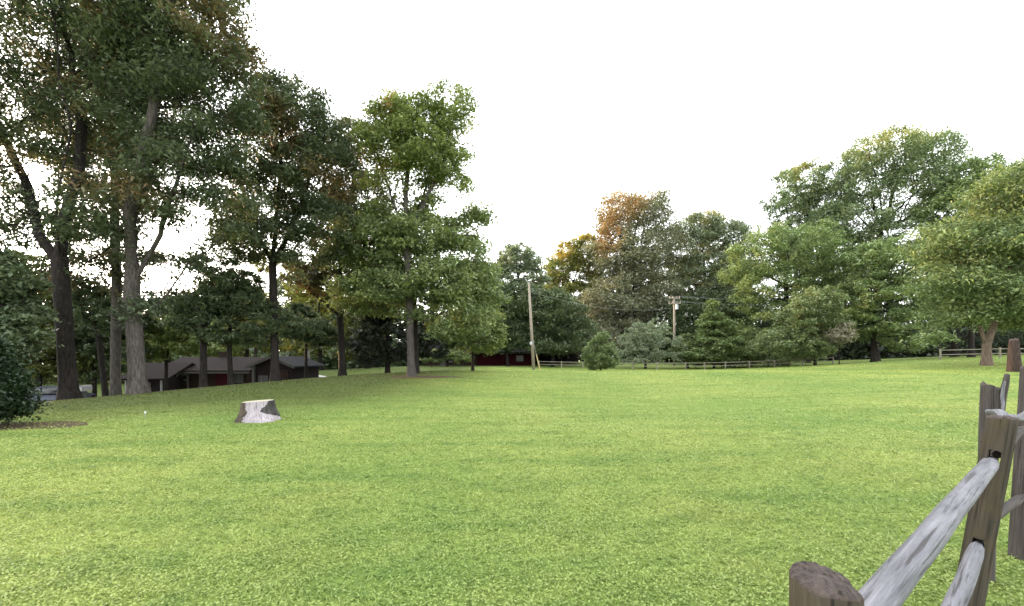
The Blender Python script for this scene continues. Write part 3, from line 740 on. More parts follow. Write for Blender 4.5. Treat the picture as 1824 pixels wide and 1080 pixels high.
wood('green maple with dark stem set back under the tallest tree', 1556, 644, 57, .4, [(1556, 600, 0), (1560, 540, 0)],
     [(1580, 465, 0, 70, 36, 65), (1560, 520, 0, 65, 36, 60), (1610, 520, 0, 50, 36, 50), (1575, 575, 0, 58, 26, 50), (1530, 570, 0, 40, 30, 40), (1620, 580, 0, 42, 28, 40), (1600, 610, 0, 50, 14, 40), (1650, 540, 0, 36, 40, 40)],
     34000, .24, 'maple', 411, natt=560, flat=.36)
wood('feathery tree leaning out at the right of the tallest tree', 1730, 642, 62, .45, [(1730, 560, 0), (1735, 460, 0)],
     [(1735, 310, 0, 40, 30, 45), (1700, 370, 0, 55, 42, 55), (1770, 350, 0, 45, 42, 50), (1740, 420, 0, 70, 45, 60), (1800, 320, 0, 35, 30, 40)], 24000, .27, 'maple', 412, dropout=.16, natt=520)
wood('olive green small tree in front of the broad maple', 1452, 646, 54, .2, [(1452, 620, 0), (1450, 580, 0)],
     [(1455, 540, 0, 38, 30, 40), (1420, 570, 0, 34, 30, 36), (1475, 580, 0, 34, 26, 36), (1400, 610, 0, 45, 25, 40), (1440, 615, 0, 40, 22, 38)], 22000, .20, 'olive', 413, group=None, name='small_tree')
wood('pale flowering branch shrub at the dark gap under the maples', 1495, 647, 52, .06, [(1494, 625, 0)],
     [(1494, 600, 0, 22, 14, 20), (1505, 585, 0, 12, 16, 14)], 2600, .2, 'pale_flower', 414, group=None, name='flowering_shrub', cat='shrub', natt=90)
wood('conifer shaped light green tree right of the crossarm pole', 1272, 652, 60, .2, [(1272, 620, 0), (1270, 570, 0), (1268, 540, 0)],
     [(1268, 548, 0, 12, 22, 14), (1270, 580, 0, 26, 22, 28), (1275, 610, 0, 42, 20, 40), (1250, 630, 0, 42, 16, 36), (1305, 628, 0, 36, 18, 34), (1300, 590, 0, 18, 22, 20)], 20000, .23, 'conifer', 415, group=None, name='small_tree', flat=.35)
M_ = [('rounded grey green shrub tree beside the cone shaped bush', 1150, 655, 61, [(1150, 605, 48, 34), (1110, 620, 38, 26), (1190, 612, 34, 32), (1165, 582, 30, 18), (1130, 640, 40, 14), (1180, 640, 40, 14)], 'grey_green'),
      ('low olive shrub behind the rail fence', 1370, 652, 62, [(1365, 626, 58, 24), (1325, 636, 40, 16), (1405, 626, 40, 24), (1360, 645, 60, 9)], 'olive'),
      ('leafy shrub hiding the brown end of the red house', 797, 652, 60, [(797, 632, 34, 14), (770, 638, 26, 11), (825, 638, 22, 10)], 'skirt'),
      ('low green shrub at the foot of the light green conifer', 1225, 654, 62, [(1220, 620, 28, 26), (1245, 640, 34, 13), (1290, 642, 34, 12)], 'conifer')]
for i, (lab, px, py, D, tops, mat) in enumerate(M_):
    tree('shrub', lab, (px, py, D), [(px, py-18, 0)], [(a, b, 0, c, d, c) for a, b, c, d in tops], 13000, .24, mat, 'bark', .14, 260, 430+i, cat='shrub', dropout=.04, sig=.5, flat=.45)
tree('cone_bush', 'clipped looking cone shaped evergreen bush alone on the lawn edge', (1070, 659, 44),
     [(1070, 640, 0), (1070, 600, 0)],
     [(1070, 603, 0, 15, 16, 16), (1070, 620, 0, 26, 18, 26), (1069, 637, 0, 33, 19, 33), (1071, 646, 0, 33, 14, 33), (1062, 626, 0, 24, 18, 24)],
     30000, .13, 'conifer', 'bark', .1, 420, 440, cat='bush', dropout=0, sig=.42, flat=.6, flare=.2)
tree('maple_tree', 'nearest woodland maple with tan forked trunk on the lawn', (1757, 654, 36),
     [(1757, 630, 0), (1757, 615, 0)],
     [(1760, 440, 0, 80, 55, 90), (1700, 500, 0, 60, 45, 70), (1820, 430, 0, 80, 80, 90), (1760, 530, -1, 85, 36, 80), (1690, 560, 0, 40, 22, 45), (1830, 540, 0, 70, 50, 70), (1800, 340, 0, 60, 50, 70), (1850, 380, 1, 70, 70, 80), (1665, 595, 0, 24, 10, 25, 1.5), (1700, 430, 1, 50, 50, 60)],
     76000, .25, 'maple_deep', 'bark_tan', .28, 1300, 450, dropout=.05, sig=.6, flat=.45, first_f=.95, step=.55, stems=[(1, [(1748, 590, 0), (1735, 550, 0), (1720, 490, 0)]), (1, [(1766, 592, 0), (1778, 555, 0), (1800, 470, 0)])])
tree('background_tree', 'dark tree behind the nearest woodland maple', (1700, 640, 66), [(1700, 600, 0)],
     [(1700, 560, 0, 70, 50, 60), (1780, 570, 0, 70, 50, 60), (1640, 580, 0, 40, 40, 50), (1860, 560, 0, 60, 60, 60)], 20000, .3, 'deep', 'bark', .4, 360, 451, cat='tree', sig=.5, dropout=.04)

# far wood that closes the view
def woodland(label, xs, tops, dr, nt_, mat, seed, low, hmax, leaf=1.0):
    rng = np.random.default_rng(seed); C = []; Vt = []; Ft = []; nv = 0
    for k in range(nt_):
        px = rng.uniform(xs[0], xs[-1]); D = rng.uniform(*dr)
        top = np.interp(px, xs, tops)+rng.uniform(0, 40)
        b = at(px, 0, D); g = gz1(b[0], D); H = EYE-(top-HORIZON)/FPX*D-g
        m = 760
        e = rand_ellipsoid(rng, m, .5)*np.array([5.0, 4.6, H*.5])+np.array([b[0], D, g+H*.52])
        C.append(e+rng.normal(0, .5, (m, 3)))
        mb = np.array([[b[0], D, g-.2], [b[0]+rng.normal(0, .4), D, g+H*.7]])
        a = np.linspace(0, 2*np.pi, 7)[:-1]; ring = np.stack([np.cos(a), np.sin(a), 0*a], 1)
        Vt.append(np.concatenate([mb[0]+ring*.35, mb[1]+ring*.1])); i = np.arange(6); j = (i+1) % 6
        Ft.append(np.stack([i, j, j+6, i+6], 1)+nv); nv += 12
    # brush along the foot of the wood
    m = low; px = rng.uniform(xs[0], xs[-1], m); D = rng.uniform(dr[0]-8, dr[0]+2, m); X = (px-912)/FPX*D
    hh = np.array([hmax*(.8+.4*noise.noise(Vector((x*.12, d*.12, 1)))) for x, d in zip(X, D)])
    C.append(np.stack([X, D, gz(X, D)+hh*rng.random(m)**.8], 1))
    C = np.concatenate(C); Vl, Fl = leaves(rng, C, leaf, .4, .9, True)
    root = empty('woodland', (0, 110, 0), label, 'woodland'); root['kind'] = 'stuff'
    off = np.array([0, 110, 0])
    o = link('crown', mesh_np('crown', Vl-off, Fl, False, rng.random(len(Fl))), M[mat], root); o['kind'] = 'stuff'
    o = link('trunk', mesh_np('trunk', np.concatenate(Vt)-off, np.concatenate(Ft), True), M['bark'], root); o['kind'] = 'stuff'
woodland('dark far wood closing the view behind the lawn trees', [740, 880, 980, 1060, 1130, 1250, 1340, 1450, 1600, 1700, 2080],
         [560, 525, 505, 480, 430, 425, 450, 395, 370, 370, 340], (98, 125), 84, 'deep', 77, 30000, 9.0)
woodland('olive far wood low behind the houses', [-420, 0, 340, 480, 600, 740], [555, 555, 570, 540, 515, 530], (92, 112), 60, 'understory', 78, 15000, 5.0)

# ------------------------------------------------------------------ houses
def wall_box(mb, x0, x1, y0, y1, z0, z1): mb.box(((x0+x1)/2, (y0+y1)/2, (z0+z1)/2), (x1-x0, y1-y0, z1-z0))
def gable(parent, x0, x1, y0, y1, ze, zr, over, mat, along='x', th=.14, name='roof'):
    """gable roof, ridge along x or y"""
    mb = MB()
    if along == 'y':
        xm = (x0+x1)/2; k = (zr-ze)/((x1-x0)/2)
        a = x0-over; b = x1+over; za = ze-over*k
        mb.prism([(a, za), (xm, zr), (b, za), (b, za+th), (xm, zr+th), (a, za+th)], y0-over, y1+over)
        o = mb.build(name, mat, parent)
    else:
        ym = (y0+y1)/2; k = (zr-ze)/((y1-y0)/2); a = y0-over; b = y1+over; za = ze-over*k
        mb.prism([(a, za), (ym, zr), (b, za), (b, za+th), (ym, zr+th), (a, za+th)], x0-over, x1+over)
        me_m = Matrix(((0, 1, 0, 0), (1, 0, 0, 0), (0, 0, 1, 0), (0, 0, 0, 1)))
        bmesh.ops.transform(mb.bm, matrix=me_m, verts=mb.bm.verts)
        o = mb.build(name, mat, parent)
    return o
def window(parent, x, z, ww, hh, y, frame='trim', cross=True):
    f = MB(); t = .09
    f.box((x, y-.03, z+hh/2), (ww+t, .06, t)).box((x, y-.03, z-hh/2), (ww+t, .06, t))
    f.box((x-ww/2, y-.031, z), (t, .06, hh-t)).box((x+ww/2, y-.031, z), (t, .06, hh-t))
    if cross: f.box((x, y-.028, z), (t*.5, .05, hh-t))
    o = f.build('window', M[frame], parent)
    MB().box((x, y-.012, z), (ww-t, .02, hh-t)).build('pane', M['glass'], o)
    return o

def ranch_house():
    D = 40; x0 = at(292, 0, D)[0]; x1 = at(440, 0, D)[0]; g = -2.35
    r = empty('brick_house', (x0, D, g), 'long low brown brick house with red door down behind the oaks', 'house')
    W = x1-x0; ze = EYE-(659-HORIZON)/FPX*D-g; zr = ze+1.0
    m = MB(); wall_box(m, 0, W, 0, 6, -.6, ze); m.build('wall', M['brick_brown'], r)
    gable(r, 0, W, 0, 6, ze, zr, .55, M['shingle'])
    rd = (at(385, 0, D)[0]-x0, at(416, 0, D)[0]-x0)
    d = MB().box(((rd[0]+rd[1])/2, -.04, ze/2-.1), (rd[1]-rd[0], .08, ze-.25)).build('door', M['brick_red'], r)
    MB().sphere((rd[1]-.2, -.12, ze/2-.15), .05).build('handle', M['metal'], d)
    window(r, at(326, 0, D)[0]-x0, ze-.65, 1.0, .5, 0, 'trim')
    window(r, at(426, 0, D)[0]-x0, ze-.7, .7, .8, 0, 'trim_dim')
    window(r, at(309, 0, D)[0]-x0, EYE-(687-HORIZON)/FPX*D-g, .85, .75, 0, 'white', False)
    for x in (at(340, 0, D)[0]-x0, at(372, 0, D)[0]-x0): MB().box((x, -.35, ze/2-.3), (.12, .12, ze+.5)).build('porch_post', M['trim_dim'], r)
    MB().box((3.2, 3.3, zr+.15), (.6, .6, 1.0)).build('chimney', M['brick_brown'], r)
    MB().box((W/2, -.57, ze-.23), (W+1.05, .07, .14)).build('gutter', M['trim_dim'], r)
    # lower wing
    D2 = 38; xa = at(222, 0, D2)[0]; xb = at(296, 0, D2)[0]; ze2 = EYE-(673-HORIZON)/FPX*D2+2.4
    r2 = empty('brick_wing', (xa, D2, -2.4), 'lower side wing of the brick house half hidden by the pale oak trunk', 'house')
    W2 = xb-xa
    m = MB(); wall_box(m, 0, W2, 0, 5, -.6, ze2); m.build('wall', M['siding_dark'], r2)
    gable(r2, 0, W2, 0, 5, ze2, ze2+1.1, .45, M['shingle'])
    window(r2, W2/2, ze2-.8, .9, .8, 0, 'trim_dim')
    for x in (W2-.25, .3): MB().box((x, -.2, ze2/2), (.12, .12, ze2)).build('post', M['trim'], r2)
ranch_house()

def gabled_shed():
    D = 36; x0 = at(452, 0, D)[0]; x1 = at(520, 0, D)[0]; g = -1.75
    r = empty('gabled_outbuilding', (x0, D, g), 'dark gabled outbuilding with pale roof edge behind a straight oak trunk', 'outbuilding')
    W = x1-x0; ze = EYE-(652-HORIZON)/FPX*D-g; zr = EYE-(638-HORIZON)/FPX*D-g
    m = MB().prism([(0, -.6), (W, -.6), (W, ze), (W/2, zr), (0, ze)], 0, 5); m.build('wall', M['siding_dark'], r)
    ro = gable(r, 0, W, 0, 5, ze+.02, zr+.02, .4, M['shingle_grey'], 'y', .12)
    k = (zr-ze)/(W/2)
    f = MB().prism([(-.4, ze-.4*k-.06), (W/2, zr-.06), (W+.4, ze-.4*k-.06), (W+.4, ze-.4*k+.16), (W/2, zr+.16), (-.4, ze-.4*k+.16)], -.46, -.405)
    f.build('bargeboard', M['trim_dim'], ro)
    MB().box((W/2+.75, -.03, ze/2-.1), (1.0, .06, ze-.4)).build('door', M['brick_brown'], r)
    MB().box((.06, -.10, ze/2), (.2, .2, ze)).build('corner_post', M['trim_dim'], r)
    window(r, W/2-.75, ze*.55, .7, .6, 0, 'trim_dim')
gabled_shed()

def red_house():
    D = 69; x0 = at(757, 0, D)[0]; x1 = at(1040, 0, D)[0]; xm = at(846, 0, D)[0]; xc = at(952, 0, D)[0]
    g = gz1((x0+x1)/2, D)-.1
    r = empty('red_house', (x0, D, g), 'long low dark red house with open carport far across the lawn', 'house')
    X = lambda p: at(p, 0, D)[0]-x0
    ze = EYE-(627-HORIZON)/FPX*D-g
    m = MB(); wall_box(m, 0, X(846), 0, 7, -.8, ze); m.build('wall', M['brick_brown'], r)
    m = MB(); wall_box(m, X(846), X(952), .15, 7, -.8, ze-.01); m.build('wall', M['brick_red'], r)
    m = MB(); wall_box(m, X(952), X(1040), 5.5, 7, -.8, ze-.02); m.build('carport_wall', M['siding_dark'], r)
    gable(r, 0, X(1040), 0, 7, ze, ze+1.1, .6, M['shingle_grey'])
    MB().box((X(898), -.62, ze-.22), (X(1040)+1.1, .06, .16)).build('gutter', M['trim_dim'], r)
    for p in (953, 985, 1012, 1039): MB().box((X(p), .2, ze/2-.1), (.16, .16, ze+.2)).build('carport_post', M['siding_dark'], r)
    window(r, X(926), ze*.55, 1.1, .9, .15, 'trim_dim'); window(r, X(800), ze*.5, .7, .9, 0, 'trim'); window(r, X(818), ze*.55, .8, .8, 0, 'trim_dim')
    d = MB().box((X(789), -.03, ze*.42), (.95, .06, ze*.84)).build('door', M['trim_dim'], r)
    MB().sphere((X(789)+.35, -.09, ze*.4), .04).build('handle', M['metal'], d)
    MB().box((X(848), -.05, ze/2-.2), (.35, .4, ze+.3)).build('corner_pier', M['brick_brown'], r)
red_house()

# ------------------------------------------------------------------ cars
def car(label, loc, rz, paint):
    r = empty('parked_car', loc, label, 'car', rz=rz)
    def loft(prof, w0, w1, zlo, zhi):
        V = []; n = len(prof)
        for s in (-1, 1):
            for x, z in prof:
                t = (z-zlo)/(zhi-zlo); V.append((x, s*(w0+(w1-w0)*max(0, t)), z))
        F = [tuple(range(n)), tuple(range(2*n-1, n-1, -1))]+[(i, n+i, n+(i+1) % n, (i+1) % n) for i in range(n)]
        me = bpy.data.meshes.new('body'); me.from_pydata(V, [], F)
        b = bmesh.new(); b.from_mesh(me); bmesh.ops.recalc_face_normals(b, faces=b.faces)
        bmesh.ops.bevel(b, geom=list(b.edges), offset=.035, segments=2, affect='EDGES'); b.to_mesh(me); b.free()
        for p in me.polygons: p.use_smooth = True
        return me
    link('body', loft([(-2.2, .28), (2.15, .28), (2.25, .5), (2.15, .72), (1.0, .92), (-2.0, .95), (-2.25, .85)], .84, .88, .28, .95), M[paint], r)
    cab = link('cabin', loft([(-1.95, .9), (1.05, .9), (.35, 1.38), (-1.2, 1.42)], .82, .62, .9, 1.42), M['glass'], r)
    MB().box((-.42, 0, 1.41), (1.45, 1.16, .06), bev=.025).build('roof', M[paint], cab)
    for s in (-1, 1):
        MB().box((-.4, s*.735, 1.15), (.07, .05, .5)).build('pillar', M[paint], cab)
        MB().sphere((2.12, s*.62, .64), .13, (.6, 1, .7)).build('headlight', M['white'], r)
        MB().box((-2.235, s*.62, .72), (.06, .3, .16)).build('tail_light', M['brick_red'], r)
        MB().box((.75, s*.95, .98), (.12, .16, .1), bev=.02).build('mirror', M[paint], r)
        for x in (-1.35, 1.4):
            wl = MB().cyl((x, s*.72, .32), (x, s*.9, .32), .32, .32, 20).build('wheel', M['rubber'], r)
            MB().cyl((x, s*.9, .32), (x, s*.915, .32), .2, .19, 16).build('rim', M['metal'], wl)
    MB().box((2.2, 0, .42), (.1, 1.5, .16), bev=.03).build('bumper', M[paint], r)
    return r
q = at(88, 0, 27.5); car('dark navy car parked below the lawn behind the black oak trunk', (q[0]-.3, q[1], gz1(q[0], q[1])), R(188), 'navy')
q = at(538, 0, 45); car('silver car parked beyond the gabled outbuilding', (q[0], q[1], gz1(q[0], q[1])+.0), R(12), 'silver')

# ------------------------------------------------------------------ street furniture
def utility_pole():
    b = at(951, 660, 46); g = gz1(b[0], b[1]); t = at(942, 505, 46)
    r = empty('utility_pole', (b[0], b[1], g), 'tall bare wooden utility pole leaning slightly on the lawn', 'utility pole')
    dz = t[2]-g
    MB().cyl((0, 0, -.3), (t[0]-b[0], 0, dz), .17, .11, 14).build('pole', M['pole'], r, True)
    MB().box((-.30, -.16, 2.75), (.26, .16, .3), bev=.02).build('meter_box', M['metal'], r)
    MB().cyl((-.2, -.02, 2.75), (0, 0, 2.75), .04, .04, 8).build('bracket', M['metal'], r)
    k = at(962, 660, 46)[0]-b[0]
    MB().cyl((-.16, -.05, 3.3), (k, -.3, -.1), .018, .018, 6).build('guy_wire', M['wire'], r)
    MB().cyl((.24, -.16, 1.6), (k, -.3, -.12), .06, .07, 8).build('guy_guard', M['yellow'], r)
    for i in range(5): MB().box((t[0]/dz*0-(.17-.05), -.13, 3.6+i*.9), (.05, .16, .03)).build('step', M['metal'], r)
    MB().cyl((t[0]-b[0], 0, dz), (t[0]-b[0], 0, dz+.06), .13, .10, 12).build('cap', M['metal'], r)
utility_pole()
def cross_pole():
    D = 70; b = at(1201, 655, D); g = gz1(b[0], D); t = at(1201, 530, D)
    r = empty('power_pole', (b[0], D, g), 'distant power pole with crossarm and wires over the shrubs', 'utility pole')
    dz = t[2]-g
    MB().cyl((0, 0, -.3), (0, 0, dz), .2, .15, 12).build('pole', M['pole'], r, True)
    wires = []
    for zz, hw in ((dz-.15, .85), (dz-.95, .95)):
        ca = MB().box((0, -.2, zz), (hw*2, .14, .16)).build('crossarm', M['pole'], r)
        for x in (-hw+.1, -.35, .35, hw-.1): MB().cyl((x, -.2, zz+.07), (x, -.2, zz+.3), .06, .045, 8).build('insulator', M['porcelain'], ca)
        wires += [(-hw+.1, zz+.28), (hw-.1, zz+.28)]
    MB().cyl((.3, -.35, dz-1.9), (.3, -.35, dz-1.15), .22, .22, 14).build('transformer', M['metal'], r)
    for x, z in wires:          # slack spans to the next pole hidden in the trees
        mb = MB(); x2 = at(1560, 0, D)[0]-b[0]; n = 14
        pts = [(x+(x2-x)*i/n, -.2+3.0*i/n, z+.05-.5*4*(i/n)*(1-i/n)) for i in range(n+1)]
        for p, q in zip(pts, pts[1:]): mb.cyl(p, q, .015, .015, 5)
        mb.build('wire', M['wire'], r)
    mb = MB(); x2 = at(943, 0, D)[0]-b[0]; n = 14
    pts = [((x2-.1)*i/n, -24.0*i/n*.98, dz-1.6-.8*4*(i/n)*(1-i/n)-1.8*i/n) for i in range(n+1)]
    pe = at(943, 520, 46); pts[-1] = (pe[0]-b[0], pe[1]-D, pe[2]-g)
    pts = [(pe[0]-b[0])*np.array([1, 0, 0])*i/n+np.array([0, (pe[1]-D)*i/n, dz-1.6+((pe[2]-g)-(dz-1.6))*i/n-1.0*4*(i/n)*(1-i/n)]) for i in range(n+1)]
    for p, q in zip(pts, pts[1:]): mb.cyl(tuple(p), tuple(q), .011, .011, 5)
    mb.build('wire', M['wire'], r)
cross_pole()

def lamp_post():
    D = 36; b = at(72, 648, D); g = gz1(b[0], D)
    r = empty('yard_lamp', (b[0], D, g), 'yard lamp with glowing white globe behind the navy car', 'lamp')
    h = b[2]-g
    MB().cyl((0, 0, -.2), (0, 0, h-.15), .05, .04, 10).build('post', M['rubber'], r, True)
    MB().cyl((0, 0, h-.2), (0, 0, h-.1), .09, .12, 12).build('collar', M['rubber'], r)
    MB().sphere((0, 0, h), .17, (1.1, 1.1, .8)).build('globe', M['lamp'], r, True)
lamp_post()
def mailbox():
    b = at(151, 708, 21); g = gz1(b[0], b[1])
    r = empty('mailbox', (b[0], b[1], g), 'small pale mailbox on a short grey post right of the black oak trunk', 'mailbox')
    MB().box((0, 0, .15), (.10, .10, .45)).build('post', M['trim_dim'], r)
    box = MB(); pr = [(-.12, .36), (.12, .36)]+[(.12*math.cos(a), .52+.12*math.sin(a)) for a in np.linspace(0, math.pi, 9)]
    box.prism(pr, -.25, .25); bo = box.build('box', M['trim'], r)
    MB().box((0, -.262, .47), (.20, .02, .18)).build('flap', M['white'], bo)
mailbox()
def stake():
    b = at(258, 748, 11.6); g = gz1(b[0], b[1])
    r = empty('lawn_stake', (b[0], b[1], g), 'thin white capped marker stake in the lawn left of the stump', 'stake')
    MB().cyl((0, 0, -.05), (.01, 0, .13), .006, .006, 6).build('rod', M['metal'], r)
    MB().box((.01, 0, .15), (.04, .02, .05)).build('cap', M['white'], r)
stake()

# ------------------------------------------------------------------ stump
def stump():
    b = at(460, 753, 11); g = gz1(b[0], b[1])
    r = empty('tree_stump', (b[0], b[1], g), 'broad pale stripped tree stump with flat sawn top on the lawn', 'tree stump')
    H = .48; n, m = 72, 16
    def prof(a, t, extra=0):
        fl = .335+.115*(1-t)**1.8
        root = .11*(1-t)**2.2*(max(0, math.sin(2.5*a+.4))**2+.8*max(0, math.cos(3*a+1))**3)
        return fl+root+.014*noise.noise(Vector((math.cos(a)*3, math.sin(a)*3, t*1.2)))+.006*noise.noise(Vector((math.cos(a)*11, math.sin(a)*11, t*2)))+extra
    topz = lambda a: H+.02*math.cos(a)
    V = []; F = []
    for j in range(m+1):
        t = j/m
        for i in range(n):
            a = 2*math.pi*i/n; rr_ = prof(a, t); V.append((rr_*math.cos(a), rr_*math.sin(a), -.06+(topz(a)+.06)*t))
    for j in range(m):
        for i in range(n): F.append((j*n+i, j*n+(i+1) % n, (j+1)*n+(i+1) % n, (j+1)*n+i))
    link('trunk_wood', mesh_np('trunk_wood', np.array(V), np.array(F), True), M['stump_wood'], r)
    # sawn top
    V = [(0, 0, H+.004)]; F = []
    for k in range(1, 5):
        for i in range(n):
            a = 2*math.pi*i/n; rr_ = prof(a, 1)*k/4; V.append((rr_*math.cos(a), rr_*math.sin(a), (H+.02*math.cos(a)*k/4)+.002*noise.noise(Vector((rr_*9, a*3, 2)))+(0 if k == 4 else .003)))
    F3 = [(0, 1+i, 1+(i+1) % n) for i in range(n)]
    F4 = [(1+k*n+i, 1+(k+1)*n+i, 1+(k+1)*n+(i+1) % n, 1+k*n+(i+1) % n) for k in range(3) for i in range(n)]
    link('cut_face', mesh_np('cut_face', np.array(V), [np.array(F3), np.array(F4)], True), M['stump_top'], r)
    # patches of bark left standing proud of the stripped wood
    def bark(a0, a1, mat, seed, lo=0, hi=1):
        V = []; F = []; na, nt_ = 30, 30
        for j in range(nt_+1):
            t = lo+(hi-lo)*j/nt_
            jag0 = .14*noise.noise(Vector((seed, t*4, 0)))+.16*noise.noise(Vector((seed, t*13, 4))); jag1 = .14*noise.noise(Vector((seed+5, t*4, 0)))+.16*noise.noise(Vector((seed+5, t*13, 4)))
            if seed == 2: jag0 += -R(34)*math.exp(-((t-.62)/.16)**2)+R(75)*max(0, .45-t)/.25
            if seed == 1: jag1 += R(16)*math.exp(-((t-.55)/.18)**2)
            for i in range(na+1):
                u = i/na; a = (a0+jag0)+(a1+jag1-a0-jag0)*u
                e = .028+.012*noise.noise(Vector((a*9, t*2, seed)))
                if i in (0, na) or j in (nt_,) : e = .001
                rr_ = prof(a, t, e); V.append((rr_*math.cos(a), rr_*math.sin(a), -.06+(topz(a)+.055)*t))
        for j in range(nt_):
            for i in range(na): F.append((j*(na+1)+i, j*(na+1)+i+1, (j+1)*(na+1)+i+1, (j+1)*(na+1)+i))
        o = link('bark', mesh_np('bark', np.array(V), np.array(F), True), M[mat], r)
    bark(R(150), R(243), 'stump_bark', 1)       # left flank
    bark(R(-24), R(70), 'stump_bark_grey', 2, .22, 1.0)   # right flank
    bark(R(80), R(140), 'stump_bark', 3)
stump()

# ------------------------------------------------------------------ near split rail fence
def post_mesh(h, rx, ry, top=0.04, seed=0, jag=0.0, topy=0.0, taper=.92, sq=3.2, nseg=44, nrow=46, bury=.12):
    V = []
    for j in range(nrow+1):
        t = j/nrow
        for i in range(nseg):
            a = 2*math.pi*i/nseg; c, s_ = math.cos(a), math.sin(a)
            k = (abs(c)**sq+abs(s_)**sq)**(-1/sq)
            tp = 1+(taper-1)*t
            nz = .10*noise.noise(Vector((c*1.4+seed, s_*1.4, t*1.6)))+.07*noise.noise(Vector((c*5+seed, s_*5, t*2.5)))+.035*noise.noise(Vector((c*13, s_*13+seed, t*3)))
            x, y = rx*k*c*tp*(1+nz), ry*k*s_*tp*(1+nz)
            hh = h+top*(x/rx)*.5+topy*(y/ry)+jag*noise.noise(Vector((x*14+seed, y*14, 3)))
            V.append((x, y, -bury+(hh+bury)*t))
    F = [(j*nseg+i, j*nseg+(i+1) % nseg, (j+1)*nseg+(i+1) % nseg, (j+1)*nseg+i) for j in range(nrow) for i in range(nseg)]
    b0 = len(V); V.append((0, 0, -bury))
    F3 = [(b0, (i+1) % nseg, i) for i in range(nseg)]
    # weathered top: rings stepping inwards
    prev = nrow*nseg; last = V[prev:prev+nseg]
    for kk, sc in enumerate((.93, .7, .45, .2)):
        st = len(V)
        for i in range(nseg):
            x, y, z = last[i]; x, y = x*sc, y*sc
            V.append((x, y, h+top*(x/rx)*.5+topy*(y/ry)+jag*noise.noise(Vector((x*14+seed, y*14, 3)))+(.012 if kk else .006)+.008*noise.noise(Vector((x*45, y*45, seed)))))
        F += [(prev+i, prev+(i+1) % nseg, st+(i+1) % nseg, st+i) for i in range(nseg)]; prev = st
    c0 = len(V); V.append((0, 0, h+.014+jag*noise.noise(Vector((seed, 0, 3)))))
    F3 += [(prev+i, prev+(i+1) % nseg, c0) for i in range(nseg)]
    top_from = nrow*nseg
    me = mesh_np('post', np.array(V), [np.array(F), np.array(F3)], True)
    me.materials.append(M['post']); me.materials.append(M['end'])
    for p in me.polygons:
        if min(p.vertices) >= top_from and p.center.z > h*.5: p.material_index = 1
    return me

def cut(o, boxes):
    """mortise slots: subtract boxes (centre, dims, rz) in the post's own space"""
    for c, d, rz in boxes:
        mb = MB(); mb.box(c, d, rz)
        k = mb.build('cutter', M['post']); k.matrix_world = o.matrix_world
        md = o.modifiers.new('b', 'BOOLEAN'); md.object = k; md.operation = 'DIFFERENCE'; md.solver = 'EXACT'
        bpy.context.view_layer.update()
        me = bpy.data.meshes.new_from_object(o.evaluated_get(bpy.context.evaluated_depsgraph_get()))
        o.modifiers.clear(); old = o.data; o.data = me
        bpy.data.objects.remove(k)

def rail_mesh(Ln, r0, seed, nseg=26, nrow=70, tip=.66, flat=.8):
    """split rail along local z; both ends shaved thin"""
    V = []
    for j in range(nrow+1):
        t = j/nrow; z = Ln*t
        e = min(1, min(z, Ln-z)/.26); tp = tip+(1-tip)*(e**.7)
        bx = .018*math.sin(t*3.1+seed)+.006*noise.noise(Vector((seed, t*5, 0))); by = .014*math.sin(t*4.7+seed*2)
        for i in range(nseg):
            a = 2*math.pi*i/nseg; c, s_ = math.cos(a), math.sin(a)
            nz = .16*noise.noise(Vector((c*1.3+seed, s_*1.3, z*.8)))+.09*noise.noise(Vector((c*4+seed, s_*4, z*1.2)))+.045*noise.noise(Vector((c*12, s_*12+seed, z*2)))
            V.append(((bx+r0*c*(1+nz))*tp, (by+r0*flat*s_*(1+nz))*(tp*.85+.15), z))
    F = [(j*nseg+i, j*nseg+(i+1) % nseg, (j+1)*nseg+(i+1) % nseg, (j+1)*nseg+i) for j in range(nrow) for i in range(nseg)]
    a0 = len(V); V += [(0, 0, -.004), (0, 0, Ln+.004)]
    F3 = [(a0, (i+1) % nseg, i) for i in range(nseg)]+[(a0+1, nrow*nseg+i, nrow*nseg+(i+1) % nseg) for i in range(nseg)]
    return mesh_np('rail', np.array(V), [np.array(F), np.array(F3)], True)

